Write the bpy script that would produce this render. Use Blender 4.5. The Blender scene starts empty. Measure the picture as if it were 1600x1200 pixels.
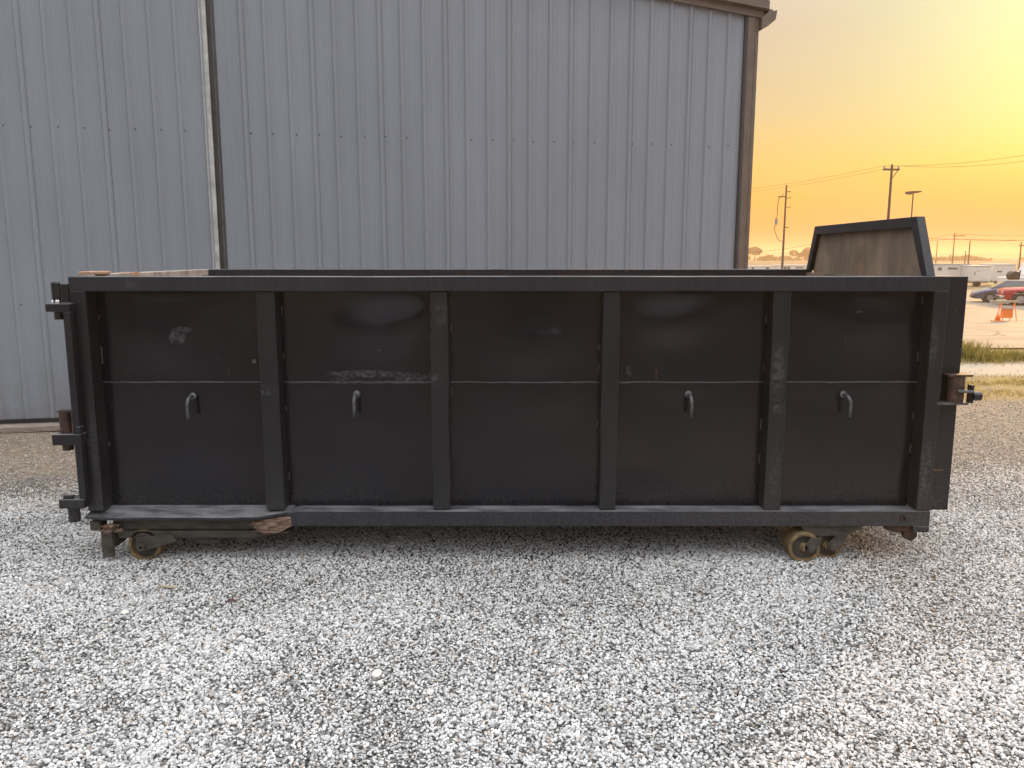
import bpy, bmesh, math, random
import numpy as np
from mathutils import Vector, Matrix, noise as mnoise
random.seed(7)
S = bpy.context.scene
COL = S.collection
R = math.radians

# ------------------------------------------------------------------ camera
CAM_H = 2.43
PITCH = 9.09
cd = bpy.data.cameras.new('camera'); cam = bpy.data.objects.new('camera', cd); COL.objects.link(cam)
cam.location = (0, 0, CAM_H); cam.rotation_euler = (R(90 - PITCH), 0, 0)
cd.sensor_width = 36; cd.lens = 1250 / 1600 * 36; cd.clip_start = 0.05; cd.clip_end = 6000
S.camera = cam
S.view_settings.view_transform = 'Standard'; S.view_settings.look = 'None'
S.view_settings.exposure = 0.25; S.view_settings.gamma = 1.0
try: S.view_settings.use_curve_mapping = False
except Exception: pass

# ------------------------------------------------------------------ node helper
class NT:
    def __init__(s, tree):
        s.t = tree; s.n = tree.nodes; s.l = tree.links
    def node(s, typ, **kw):
        nd = s.n.new(typ)
        for k, v in kw.items(): setattr(nd, k, v)
        return nd
    def put(s, sock, v):
        if hasattr(v, 'is_linked') or isinstance(v, bpy.types.NodeSocket): s.l.new(v, sock)
        elif v is not None: sock.default_value = v
    def math(s, op, a, b=None, c=None, clamp=False):
        nd = s.node('ShaderNodeMath', operation=op, use_clamp=clamp)
        s.put(nd.inputs[0], a)
        if b is not None: s.put(nd.inputs[1], b)
        if c is not None: s.put(nd.inputs[2], c)
        return nd.outputs[0]
    def vmath(s, op, a, b=None, out=0):
        nd = s.node('ShaderNodeVectorMath', operation=op)
        s.put(nd.inputs[0], a)
        if b is not None: s.put(nd.inputs[1], b)
        return nd.outputs[out]
    def mix(s, f, a, b, mode='MIX'):
        nd = s.node('ShaderNodeMix', data_type='RGBA', blend_type=mode)
        s.put(nd.inputs[0], f); s.put(nd.inputs[6], a); s.put(nd.inputs[7], b)
        return nd.outputs[2]
    def ramp(s, f, stops, interp='LINEAR'):
        nd = s.node('ShaderNodeValToRGB'); cr = nd.color_ramp; cr.interpolation = interp
        while len(cr.elements) < len(stops): cr.elements.new(0.5)
        for e, (p, c) in zip(cr.elements, stops):
            e.position = p; e.color = c if len(c) == 4 else (*c, 1)
        s.put(nd.inputs[0], f); return nd.outputs[0]
    def noise(s, vec, scale, detail=3, rough=.55, dist=0, out=0):
        nd = s.node('ShaderNodeTexNoise'); s.put(nd.inputs['Vector'], vec)
        nd.inputs['Scale'].default_value = scale; nd.inputs['Detail'].default_value = detail
        nd.inputs['Roughness'].default_value = rough; nd.inputs['Distortion'].default_value = dist
        return nd.outputs[out]
    def vor(s, vec, scale, feature='F1', out='Distance', rnd=1):
        nd = s.node('ShaderNodeTexVoronoi', feature=feature); s.put(nd.inputs['Vector'], vec)
        nd.inputs['Scale'].default_value = scale; nd.inputs['Randomness'].default_value = rnd
        return nd.outputs[out]
    def mr(s, v, a, b, c=0., d=1., clamp=True, smooth=False):
        nd = s.node('ShaderNodeMapRange', clamp=clamp)
        if smooth: nd.interpolation_type = 'SMOOTHSTEP'
        s.put(nd.inputs[0], v)
        for i, q in enumerate((a, b, c, d)): s.put(nd.inputs[1 + i], q)
        return nd.outputs[0]
    def scale(s, vec, sc):
        nd = s.node('ShaderNodeMapping'); s.put(nd.inputs[0], vec); nd.inputs['Scale'].default_value = sc
        return nd.outputs[0]
    def bump(s, h, strength, dist):
        nd = s.node('ShaderNodeBump'); nd.inputs['Strength'].default_value = strength
        nd.inputs['Distance'].default_value = dist; s.put(nd.inputs['Height'], h); return nd.outputs[0]

def C(r, g, b): return (r, g, b, 1)
def srgb(r, g, b):
    f = lambda c: (c/255/12.92 if c/255 <= .04045 else ((c/255+.055)/1.055)**2.4)
    return (f(r), f(g), f(b), 1)

# ------------------------------------------------------------------ sky, sun
SUN_AZ, SUN_EL = 41.0, 15.0          # degrees right of the view direction, above the horizon
sv = Vector((math.sin(R(SUN_AZ))*math.cos(R(SUN_EL)), math.cos(R(SUN_AZ))*math.cos(R(SUN_EL)), math.sin(R(SUN_EL))))
W = bpy.data.worlds.new('World'); S.world = W; W.use_nodes = True
wt = NT(W.node_tree); wt.n.clear()
tc = wt.node('ShaderNodeTexCoord').outputs['Generated']
d = wt.vmath('NORMALIZE', tc)
sp = wt.node('ShaderNodeSeparateXYZ'); wt.put(sp.inputs[0], d)
z = sp.outputs[2]
flat = wt.node('ShaderNodeCombineXYZ'); wt.put(flat.inputs[0], sp.outputs[0]); wt.put(flat.inputs[1], sp.outputs[1])
fl = wt.vmath('NORMALIZE', flat.outputs[0])
az = wt.vmath('DOT_PRODUCT', fl, (math.sin(R(SUN_AZ)), math.cos(R(SUN_AZ)), 0), out=1)
zz = wt.math('MAXIMUM', z, 0.0)
zc = wt.math('POWER', zz, 0.5)       # spreads the ramp towards the horizon
def q(v): return v ** .5
warm = wt.ramp(zc, [(0, (1.0, .20, .01)), (q(.02), (1.05, .27, .01)), (q(.06), (1.05, .46, .05)), (q(.10), (.95, .58, .13)),
                    (q(.16), (.77, .58, .29)), (q(.25), (.69, .55, .40)), (q(.5), (.80, .77, .74)), (1, (1.0, 1.02, 1.06))])
cool = wt.ramp(zc, [(0, (.48, .46, .47)), (q(.1), (.60, .61, .66)), (q(.3), (.85, .88, .95)), (q(.55), (1.0, 1.04, 1.1)), (1, (1.0, 1.02, 1.06))])
side = wt.mr(az, .1, .92, 0, 1, smooth=True)
base = wt.mix(side, cool, warm)
ang = wt.vmath('DOT_PRODUCT', d, tuple(sv), out=1)
glow = wt.math('POWER', wt.math('MAXIMUM', ang, 0.0), 34.0)
hz = wt.mr(z, .0, .13, .0, 1, smooth=True)
glow = wt.math('MULTIPLY', glow, hz)
gl = wt.mix(glow, C(0, 0, 0), C(.50, .74, .18))
sky = wt.mix(1.0, base, gl, 'ADD')
# soft thin cloud mottling
cl = wt.noise(wt.scale(d, (1.2, 1.2, 5)), 2.2, 4)
sky = wt.mix(wt.mr(cl, .3, .7, 0, .10), sky, C(.9, .85, .8))
bg = wt.node('ShaderNodeBackground'); wt.put(bg.inputs[0], sky); bg.inputs[1].default_value = 1.0
zen = wt.mr(z, .3, .9, 1.0, 2.9, smooth=True)   # bright thin overcast overhead
hs = wt.vmath('DOT_PRODUCT', d, (math.sin(R(SUN_AZ)), math.cos(R(SUN_AZ)), 0), out=1)
zen = wt.math('MULTIPLY', zen, wt.mr(hs, -.8, .8, .72, 1.38, smooth=True))   # the sky is brighter on the sun's side
wt.put(bg.inputs[1], wt.math('MULTIPLY', .86, wt.math('MINIMUM', zen, wt.mr(z, .33, .6, 1.0, 9.0))))
wo = wt.node('ShaderNodeOutputWorld'); wt.l.new(bg.outputs[0], wo.inputs[0])

sl = bpy.data.lights.new('sun', 'SUN'); so = bpy.data.objects.new('sun', sl); COL.objects.link(so)
sl.energy = 5.0; sl.angle = R(6); sl.color = (1.0, .54, .19)
so.rotation_euler = (-sv).to_track_quat('-Z', 'Y').to_euler()
so.location = (30, 30, 20)

# ------------------------------------------------------------------ geometry helpers
def put(x, y, Y):
    """point seen at photo pixel (x, y) at world depth Y"""
    dx = x - 800; u = 600 - y; c, s_ = math.cos(R(PITCH)), math.sin(R(PITCH))
    wy = 1250*c + u*s_; wz = -1250*s_ + u*c
    k = Y / wy
    return Vector((dx*k, Y, CAM_H + wz*k))

class MB:
    def __init__(s): s.v = []; s.f = []
    def add(s, vs, fs):
        o = len(s.v); s.v += [tuple(v) for v in vs]; s.f += [tuple(i+o for i in f) for f in fs]; return s
    def box(s, x0, x1, y0, y1, z0, z1):
        x0, x1 = sorted((x0, x1)); y0, y1 = sorted((y0, y1)); z0, z1 = sorted((z0, z1))
        return s.add([(x0,y0,z0),(x1,y0,z0),(x1,y1,z0),(x0,y1,z0),(x0,y0,z1),(x1,y0,z1),(x1,y1,z1),(x0,y1,z1)],
              [(0,3,2,1),(4,5,6,7),(0,1,5,4),(1,2,6,5),(2,3,7,6),(3,0,4,7)])
    def prism(s, pts, a, b, axis='y'):
        """pts: 2D outline; extruded from a to b along axis.  y: pts=(x,z); x: pts=(y,z); z: pts=(x,y)"""
        f = {'y': lambda p, t: (p[0], t, p[1]), 'x': lambda p, t: (t, p[0], p[1]), 'z': lambda p, t: (p[0], p[1], t)}[axis]
        n = len(pts); area = sum(pts[i][0]*pts[(i+1)%n][1]-pts[(i+1)%n][0]*pts[i][1] for i in range(n))
        vs = [f(p, a) for p in pts] + [f(p, b) for p in pts]
        fs = [tuple(range(n)), tuple(range(2*n-1, n-1, -1))] + [(i, i+n, (i+1)%n+n, (i+1)%n) for i in range(n)]
        return s.add(vs, fs)
    def tube(s, pts, r, n=10, cap=True):
        pts = [Vector(p) for p in pts]; rs = r if isinstance(r, (list, tuple)) else [r]*len(pts)
        vs = []; up0 = None
        for i, p in enumerate(pts):
            t = (pts[min(i+1, len(pts)-1)] - pts[max(i-1, 0)]).normalized()
            if up0 is None: up0 = Vector((0,0,1)) if abs(t.z) < .9 else Vector((1,0,0))
            a = t.cross(up0).normalized(); b = a.cross(t).normalized(); up0 = b
            for k in range(n):
                th = 2*math.pi*k/n; vs.append(p + (a*math.cos(th)+b*math.sin(th))*rs[i])
        fs = [(i*n+k, i*n+(k+1)%n, (i+1)*n+(k+1)%n, (i+1)*n+k) for i in range(len(pts)-1) for k in range(n)]
        if cap: fs += [tuple(range(n-1, -1, -1)), tuple(range((len(pts)-1)*n, len(pts)*n))]
        return s.add(vs, fs)
    def lathe(s, prof, c, axis='y', n=24):
        """prof: (radius, along) closed ring profile turned about the axis through c"""
        c = Vector(c); vs = []; m = len(prof)
        for k in range(n):
            th = 2*math.pi*k/n
            for r, t in prof:
                a, b = r*math.cos(th), r*math.sin(th)
                vs.append(c + (Vector((a, t, b)) if axis == 'y' else Vector((a, b, t)) if axis == 'z' else Vector((t, a, b))))
        fs = [(k*m+i, k*m+(i+1)%m, ((k+1)%n)*m+(i+1)%m, ((k+1)%n)*m+i) for k in range(n) for i in range(m)]
        return s.add(vs, fs)
    def build(s, name, mat, parent=None, bevel=0, smooth=False, loc=None):
        me = bpy.data.meshes.new(name); me.from_pydata(s.v, [], s.f); me.update()
        bm = bmesh.new(); bm.from_mesh(me); bmesh.ops.recalc_face_normals(bm, faces=bm.faces); bm.to_mesh(me); bm.free()
        if smooth:
            for p in me.polygons: p.use_smooth = True
        me.materials.append(mat)
        o = bpy.data.objects.new(name, me); COL.objects.link(o)
        if parent: o.parent = parent
        if loc is not None: o.location = loc
        if bevel:
            m = o.modifiers.new('bevel', 'BEVEL'); m.width = bevel; m.segments = 2; m.limit_method = 'ANGLE'; m.angle_limit = R(40)
            m.harden_normals = False
        return o

def tag(o, label=None, cat=None, group=None, kind=None):
    if label: o['label'] = label
    if cat: o['category'] = cat
    if group: o['group'] = group
    if kind: o['kind'] = kind
    return o
def thing(name, label, cat, loc=(0,0,0), rz=0, group=None):
    o = bpy.data.objects.new(name, None); COL.objects.link(o); o.empty_display_size = .1
    o.location = loc; o.rotation_euler = (0, 0, rz); return tag(o, label, cat, group)
def copy_tree(o, parent=None):
    c = o.copy(); COL.objects.link(c); c.parent = parent
    for ch in list(o.children): copy_tree(ch, c)
    return c

# ------------------------------------------------------------------ materials
def mat(name, fn=None, col=None, rough=.6, metal=0, spec=.5, **kw):
    m = bpy.data.materials.new(name); m.use_nodes = True; t = NT(m.node_tree)
    b = t.n['Principled BSDF']
    b.inputs['Roughness'].default_value = rough; b.inputs['Metallic'].default_value = metal
    b.inputs['Specular IOR Level'].default_value = spec
    if col:
        co = t.node('ShaderNodeTexCoord').outputs['Object']
        n = t.noise(co, kw.get('ns', 6), 4)
        v = kw.get('var', .25)
        c = t.mix(t.mr(n, .3, .7), C(*[x*(1-v) for x in col[:3]]), C(*[min(1, x*(1+v)) for x in col[:3]]))
        t.put(b.inputs['Base Color'], c)
        t.put(b.inputs['Roughness'], t.mr(n, .3, .7, max(.02, rough-.08), min(1, rough+.08)))
    if fn: fn(t, b)
    return m

def scuffs(t, co, items, thr=.5, nscale=14, stretch=(1, 1, 1)):
    """worn patches with shapes of their own: (x, z, rx, rz, strength) in the thing's own metres"""
    n = t.noise(t.scale(co, stretch), nscale, 5, .7)
    out = None
    for (x, z_, rx, rz_, st) in items:
        v = t.vmath('SUBTRACT', co, (x, 0, z_)); v = t.vmath('MULTIPLY', v, (1/rx, 0, 1/rz_))
        f = t.math('SUBTRACT', 1.0, t.vmath('LENGTH', v, out=1), clamp=True)
        f = t.math('MULTIPLY', t.math('MINIMUM', t.math('MULTIPLY', f, 2.2), 1.0), st)
        out = f if out is None else t.math('MAXIMUM', out, f)
    return t.math('MULTIPLY', out, t.mr(n, thr-.06, thr+.14)), out

SC = [(-2.62, 1.80, .075, .07, 1.0), (-2.58, 1.86, .09, .03, .6), (-1.16, 1.51, .36, .035, .9), (-1.35, 1.46, .12, .05, .5),
      (-.8, 1.475, .16, .06, .75), (-.62, 1.50, .06, .05, .6), (-1.93, 1.40, .10, .05, .8), (-1.05, 1.70, .04, .02, .5),
      (.92, 1.53, .03, .06, .7), (2.06, 1.55, .07, .28, .65), (2.08, 1.26, .05, .05, 1.0), (2.07, .75, .05, .25, .45),
      (3.26, .75, .06, .3, .7), (3.24, 1.75, .04, .2, .5), (-2.9, 2.22, .05, .035, .3), (-3.28, 1.0, .05, .3, .4),
      (-.55, 2.0, .06, .12, .35), (-1.0, 1.44, .5, .02, .5), (.3, 1.85, .12, .04, .2), (2.7, 2.0, .06, .01, .5)]
def paint_fn(tint=(.0022, .0030, .0072), rough=.20, dust=.35, warmness=0.0):
    def fn(t, b):
        co = t.node('ShaderNodeTexCoord').outputs['Object']
        g = t.node('ShaderNodeNewGeometry'); nz = t.node('ShaderNodeSeparateXYZ'); t.put(nz.inputs[0], g.outputs['True Normal'])
        big = t.noise(co, 1.1, 3); fine = t.noise(co, 45, 5, .7); streak = t.noise(t.scale(co, (9, 9, .7)), 2.5, 4, .6)
        c = t.mix(t.mr(big, .35, .68), C(*tint), C(tint[0]*1.8, tint[1]*1.6, tint[2]*1.3))
        c = t.mix(t.mr(streak, .48, .72, 0, .06 + warmness), c, C(.040, .043, .050))
        c = t.mix(t.mr(fine, .60, .78, 0, .05), c, C(.09, .088, .085))
        sc, raw = scuffs(t, co, SC, .48, 26)
        c = t.mix(t.math('MULTIPLY', sc, .45), c, C(.15, .15, .155))
        # dust that has settled on faces turned up
        up = t.mr(nz.outputs[2], .6, .95)
        dn = t.mr(t.noise(t.scale(co, (1, 3, 3)), 3.2, 5, .65), .36, .62, .15, 1)
        c = t.mix(t.math('MULTIPLY', t.math('MULTIPLY', up, dn), .75), c, C(.24, .24, .245))
        # grime along the foot of the walls
        sx = t.node('ShaderNodeSeparateXYZ'); t.put(sx.inputs[0], co)
        low = t.math('POWER', t.mr(sx.outputs[2], .95, .36, 0, 1), 2.0)
        c = t.mix(t.math('MULTIPLY', t.math('MULTIPLY', low, t.mr(fine, .42, .62)), dust*.4), c, C(.12, .12, .125))
        # rust freckles and runs
        rs_ = t.math('MULTIPLY', t.mr(t.noise(t.scale(co, (7, 7, 1.6)), 3.1, 6, .72), .62, .70), t.mr(t.noise(co, 1.7, 3), .48, .62))
        c = t.mix(t.math('MULTIPLY', rs_, .5), c, C(.085, .04, .022))
        # nicks: small bright paint chips
        ch = t.vor(co, 34, 'F1'); chn = t.mr(t.noise(co, 2.1, 2), .55, .66)
        chip = t.math('MULTIPLY', t.mr(ch, .05, .03), chn)
        c = t.mix(t.math('MULTIPLY', chip, .8), c, C(.30, .29, .28))
        t.put(b.inputs['Base Color'], c)
        b.inputs['Coat Weight'].default_value = .15; b.inputs['Coat Roughness'].default_value = .18
        r = t.mr(t.noise(co, 1.3, 3), .3, .7, rough-.03, rough+.06)
        r = t.math('ADD', r, t.math('MULTIPLY', t.math('MAXIMUM', sc, up), .4), clamp=True)
        t.put(b.inputs['Roughness'], r)
        b.inputs['Specular IOR Level'].default_value = .30
        t.put(b.inputs['Normal'], t.bump(t.noise(co, 3, 2), .06, .012))
    return fn
M = {}
M['black'] = mat('black_paint', paint_fn())
M['frame'] = mat('frame_paint', paint_fn((.0075, .0085, .0125), .32, .8))
M['rail'] = mat('rail_paint', paint_fn((.0125, .0145, .022), .30, .7, .4))
def rust_fn(t, b):
    co = t.node('ShaderNodeTexCoord').outputs['Object']
    n = t.noise(co, 9, 6, .7); n2 = t.noise(co, 40, 4, .7)
    c = t.ramp(n, [(.3, (.035, .022, .015)), (.5, (.13, .06, .028)), (.62, (.23, .115, .05)), (.75, (.30, .20, .13))])
    c = t.mix(t.mr(n2, .4, .7, 0, .5), c, C(.04, .03, .025))
    t.put(b.inputs['Base Color'], c); t.put(b.inputs['Normal'], t.bump(n2, .6, .006))
M['rust'] = mat('rusted_steel', rust_fn, rough=.85, spec=.3)
def darkrust(t, b):
    co = t.node('ShaderNodeTexCoord').outputs['Object']
    n = t.noise(co, 13, 6, .7)
    t.put(b.inputs['Base Color'], t.ramp(n, [(.35, (.018, .014, .013)), (.52, (.035, .02, .017)), (.68, (.10, .045, .03))]))
M['darkrust'] = mat('dark_rusted_paint', darkrust, rough=.6, spec=.4)
def wheelrust(t, b):
    co = t.node('ShaderNodeTexCoord').outputs['Object']
    n = t.noise(co, 16, 6, .7); n2 = t.noise(co, 55, 4, .7)
    c = t.ramp(n, [(.3, (.07, .055, .035)), (.5, (.17, .12, .06)), (.66, (.27, .17, .07)), (.8, (.30, .22, .13))])
    c = t.mix(t.mr(n2, .45, .7, 0, .5), c, C(.05, .04, .03))
    t.put(b.inputs['Base Color'], c); t.put(b.inputs['Normal'], t.bump(n2, .5, .004))
M['wheelrust'] = mat('rusty_roller', wheelrust, rough=.75, spec=.35)
def under_fn(t, b):
    co = t.node('ShaderNodeTexCoord').outputs['Object']
    n = t.noise(t.scale(co, (1, 1, 2)), 7, 5, .65); n2 = t.noise(co, 2.2, 3)
    c = t.mix(t.mr(n, .35, .7), C(.028, .025, .022), C(.085, .075, .062))
    c = t.mix(t.mr(n2, .56, .7, 0, .6), c, C(.12, .06, .035))
    t.put(b.inputs['Base Color'], c)
M['under'] = mat('dirty_undercarriage', under_fn, rough=.7, spec=.4)
def tan_fn(t, b):
    co = t.node('ShaderNodeTexCoord').outputs['Object']
    st = t.noise(t.scale(co, (2, 1.7, 1.0)), 1.8, 6, .62); n = t.noise(co, 5, 5, .7)
    c = t.ramp(st, [(.3, (.10, .08, .062)), (.5, (.175, .135, .098)), (.7, (.26, .20, .14))])
    c = t.mix(t.mr(n, .56, .66, 0, .7), c, C(.22, .13, .06))
    c = t.mix(t.mr(t.noise(t.scale(co, (2, 5, .4)), 2.2, 4), .56, .70, 0, .5), c, C(.06, .05, .045))
    t.put(b.inputs['Base Color'], c)
M['tan'] = mat('worn_inner_steel', tan_fn, rough=.7, spec=.4)
def pale_fn(t, b):
    co = t.node('ShaderNodeTexCoord').outputs['Object']
    n = t.noise(co, 7, 6, .7)
    c = t.ramp(n, [(.34, (.16, .13, .11)), (.5, (.34, .29, .25)), (.66, (.42, .36, .31))])
    t.put(b.inputs['Base Color'], c)
M['pale'] = mat('bare_gate_steel', pale_fn, rough=.6, spec=.5)
M['orange_rust'] = mat('orange_patch', col=(.42, .24, .15), rough=.8, ns=20)
M['weld'] = mat('weld_bead', col=(.042, .042, .046), rough=.35, ns=60, var=.6)
M['steel'] = mat('dull_steel', col=(.09, .09, .095), rough=.4, metal=.3, ns=30, var=.5)
M['bright'] = mat('bright_steel', col=(.55, .55, .55), rough=.25, metal=.9, ns=30)
def splinter_fn(t, b):
    co = t.node('ShaderNodeTexCoord').outputs['Object']
    n = t.noise(t.scale(co, (3, 3, 22)), 5, 5, .7)
    c = t.ramp(n, [(.35, (.05, .03, .02)), (.5, (.22, .14, .10)), (.65, (.38, .29, .24))])
    t.put(b.inputs['Base Color'], c); t.put(b.inputs['Normal'], t.bump(n, .8, .01))
M['splinter'] = mat('torn_weathered_edge', splinter_fn, rough=.9, spec=.2)
def wall_fn(base, dirty):
    def fn(t, b):
        co = t.node('ShaderNodeTexCoord').outputs['Object']
        n = t.noise(t.scale(co, (1, 1, .35)), 1.2, 4, .6); st = t.noise(t.scale(co, (14, 14, .35)), 1.5, 5, .65)
        oi = t.node('ShaderNodeObjectInfo').outputs['Random']
        c = t.mix(t.mr(n, .3, .7), C(*[x*.93 for x in base]), C(*[min(1, x*1.06) for x in base]))
        c = t.mix(t.mr(st, .45, .8, 0, .18), c, C(*dirty))
        c = t.mix(t.math('MULTIPLY', oi, .10), c, C(*[x*.8 for x in base]))
        sx = t.node('ShaderNodeSeparateXYZ'); t.put(sx.inputs[0], co)
        low = t.math('MULTIPLY', t.mr(sx.outputs[2], 1.1, .1), t.mr(t.noise(co, 5, 5, .7), .35, .65))
        c = t.mix(t.math('MULTIPLY', low, .4), c, C(.14, .12, .10))
        t.put(b.inputs['Base Color'], c)
        t.put(b.inputs['Normal'], t.bump(t.noise(t.scale(co, (1, 1, .4)), 2.4, 3), .25, .02))
    return fn
M['wall'] = mat('ribbed_wall_paint', wall_fn((.235, .256, .290), (.23, .235, .25)), rough=.42, spec=.45)
M['cream'] = mat('pale_trim', col=(.42, .42, .40), rough=.5)
M['brown'] = mat('brown_trim', col=(.13, .095, .075), rough=.45, var=.15)
M['dark'] = mat('dark_gap', col=(.02, .02, .022), rough=.6)
M['channel'] = mat('channel_grey', col=(.085, .085, .09), rough=.5)
M['concrete'] = mat('concrete', col=(.27, .25, .23), rough=.9, ns=12)
def board_fn(t, b):
    co = t.node('ShaderNodeTexCoord').outputs['Object']
    n = t.noise(t.scale(co, (1.5, 14, 22)), 3, 6, .7)
    c = t.ramp(n, [(.32, (.10, .075, .06)), (.5, (.27, .22, .18)), (.68, (.38, .33, .28))])
    t.put(b.inputs['Base Color'], c); t.put(b.inputs['Normal'], t.bump(n, .5, .005))
M['board'] = mat('weathered_wood', board_fn, rough=.9, spec=.2)
M['pole'] = mat('pole_wood', col=(.10, .065, .045), rough=.9, ns=3)
M['wire'] = mat('cable_black', col=(.05, .035, .03), rough=.7)
M['white'] = mat('white_panel', col=(.62, .60, .57), rough=.55, var=.08, ns=2)
M['grey'] = mat('grey_panel', col=(.30, .29, .28), rough=.6, var=.1)
M['tire'] = mat('tyre_rubber', col=(.025, .025, .025), rough=.85)
M['rim'] = mat('wheel_rim', col=(.45, .45, .46), rough=.35, metal=.7)
M['glass'] = mat('car_glass', col=(.06, .09, .09), rough=.08, spec=.9, var=.1)
M['bluepaint'] = mat('slate_blue_car_paint', col=(.075, .08, .135), rough=.3, spec=.7, var=.08)
M['redpaint'] = mat('red_car_paint', col=(.42, .03, .03), rough=.3, spec=.7, var=.08)
M['chrome'] = mat('chrome', col=(.6, .58, .55), rough=.2, metal=.9, var=.05)
M['lamp'] = mat('headlight_glass', col=(.55, .55, .52), rough=.15, spec=.8)
M['orange'] = mat('safety_orange', col=(.85, .22, .04), rough=.55, var=.12, ns=9)
M['beige'] = mat('beige_board', col=(.42, .35, .25), rough=.7)

# ------------------------------------------------------------------ ground
def gz(Y):
    if Y < 20: return 0.0
    t = min(1, (Y-20)/28); return -.55*(t*t*(3-2*t))
def lump(x, y):
    near = max(0, 1-abs(y-8)/30)
    return near*(.022*mnoise.noise((x*.35, y*.35, 3.1)) + .008*mnoise.noise((x*1.1, y*1.1, 7.7)))*min(1, abs(y-6.9)*.5 + .25)
def gh(x, y): return gz(y) + lump(x, y)
def axis_vals(lo, hi, fine_lo, fine_hi, step):
    v = list(np.arange(fine_lo, fine_hi + 1e-6, step)); s_ = step
    a = fine_lo; left = []
    while a > lo: s_ *= 1.25; a -= s_; left.append(max(a, lo))
    s_ = step; a = v[-1]
    while a < hi: s_ *= 1.16; a += s_; v.append(min(a, hi))
    return left[::-1] + v
def sheet(name, xs, ys, dz, material):
    nx, ny = len(xs), len(ys)
    v = [(x, y, gh(x, y)+dz) for y in ys for x in xs]
    f = [(j*nx+i, j*nx+i+1, (j+1)*nx+i+1, (j+1)*nx+i) for j in range(ny-1) for i in range(nx-1)]
    me = bpy.data.meshes.new(name); me.from_pydata(v, [], f); me.update()
    for p in me.polygons: p.use_smooth = True
    me.materials.append(material); o = bpy.data.objects.new(name, me); COL.objects.link(o); return o

def ground_fn(t, b):
    g = t.node('ShaderNodeNewGeometry').outputs['Position']
    s = t.node('ShaderNodeSeparateXYZ'); t.put(s.inputs[0], g); X, Y = s.outputs[0], s.outputs[1]
    cell = t.vor(g, 62, 'F1', 'Color'); dist = t.vor(g, 62, 'F1', 'Distance')
    sc = t.node('ShaderNodeSeparateColor'); t.put(sc.inputs[0], cell)
    grav = t.ramp(sc.outputs[0], [(0, (.05, .048, .045)), (.35, (.13, .125, .12)), (.7, (.25, .24, .23)), (1, (.42, .41, .39))])
    grav = t.mix(t.mr(dist, .35, .75), grav, C(.02, .019, .018))
    lite = t.ramp(sc.outputs[0], [(0, (.16, .155, .15)), (.3, (.36, .355, .345)), (.7, (.56, .55, .54)), (1, (.72, .71, .69))])
    lite = t.mix(t.mr(dist, .35, .75), lite, C(.08, .075, .07))
    outx = t.mr(t.math('SUBTRACT', t.math('ABSOLUTE', X), t.math('MULTIPLY', Y, .7)), 2.0, 2.8)
    grav = t.mix(t.math('MAXIMUM', outx, t.mr(Y, 2.6, 1.8)), grav, lite)     # further out the stones are only in the material
    c2 = t.vor(g, 23, 'F1', 'Color'); s2 = t.node('ShaderNodeSeparateColor'); t.put(s2.inputs[0], c2)
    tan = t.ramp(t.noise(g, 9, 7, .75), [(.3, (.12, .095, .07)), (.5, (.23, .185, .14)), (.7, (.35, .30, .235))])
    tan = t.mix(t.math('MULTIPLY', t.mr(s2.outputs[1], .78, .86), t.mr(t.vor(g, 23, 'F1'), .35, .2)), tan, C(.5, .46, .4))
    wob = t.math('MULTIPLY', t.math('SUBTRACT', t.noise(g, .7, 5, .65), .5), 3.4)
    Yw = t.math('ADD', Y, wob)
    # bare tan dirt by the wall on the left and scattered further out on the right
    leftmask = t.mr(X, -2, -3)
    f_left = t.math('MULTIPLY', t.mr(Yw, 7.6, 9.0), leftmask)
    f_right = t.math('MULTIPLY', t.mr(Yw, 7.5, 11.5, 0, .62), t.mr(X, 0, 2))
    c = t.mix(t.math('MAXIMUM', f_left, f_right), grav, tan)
    # thin grass, golden evening glow tinted into its colour, and pale track
    gr = t.ramp(t.noise(g, 6, 6, .75), [(.3, (.10, .09, .025)), (.5, (.22, .17, .055)), (.7, (.34, .26, .11))])
    pm = t.math('MULTIPLY', t.mr(Yw, 12.6, 14.2), t.mr(t.noise(g, 1.1, 5, .7), .42, .52))
    c = t.mix(t.math('MULTIPLY', pm, .85), c, gr)
    tr = t.math('MULTIPLY', t.mr(Y, 16.0, 16.5), t.mr(Y, 18.4, 17.9))
    c = t.mix(t.math('MULTIPLY', tr, .8), c, C(.36, .33, .28))
    back = t.mr(Yw, 1.6, -.4)
    c = t.mix(back, c, t.mix(t.mr(t.noise(g, .35, 5, .7), .4, .6), C(.13, .13, .12), C(.20, .195, .18)))
    far = t.mr(Y, 60, 130)
    c = t.mix(far, c, C(.12, .11, .075))
    t.put(b.inputs['Base Color'], c)
    h = t.math('ADD', t.math('MULTIPLY', dist, -.6), t.noise(g, 25, 5, .7))
    t.put(b.inputs['Normal'], t.bump(h, .75, .02))
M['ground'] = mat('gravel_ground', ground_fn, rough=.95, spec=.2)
xs = axis_vals(-1800, 2600, -9, 14, .25); ys = axis_vals(-1200, 2800, -4, 24, .25)
tag(sheet('ground', xs, ys, 0, M['ground']), kind='structure')

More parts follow.
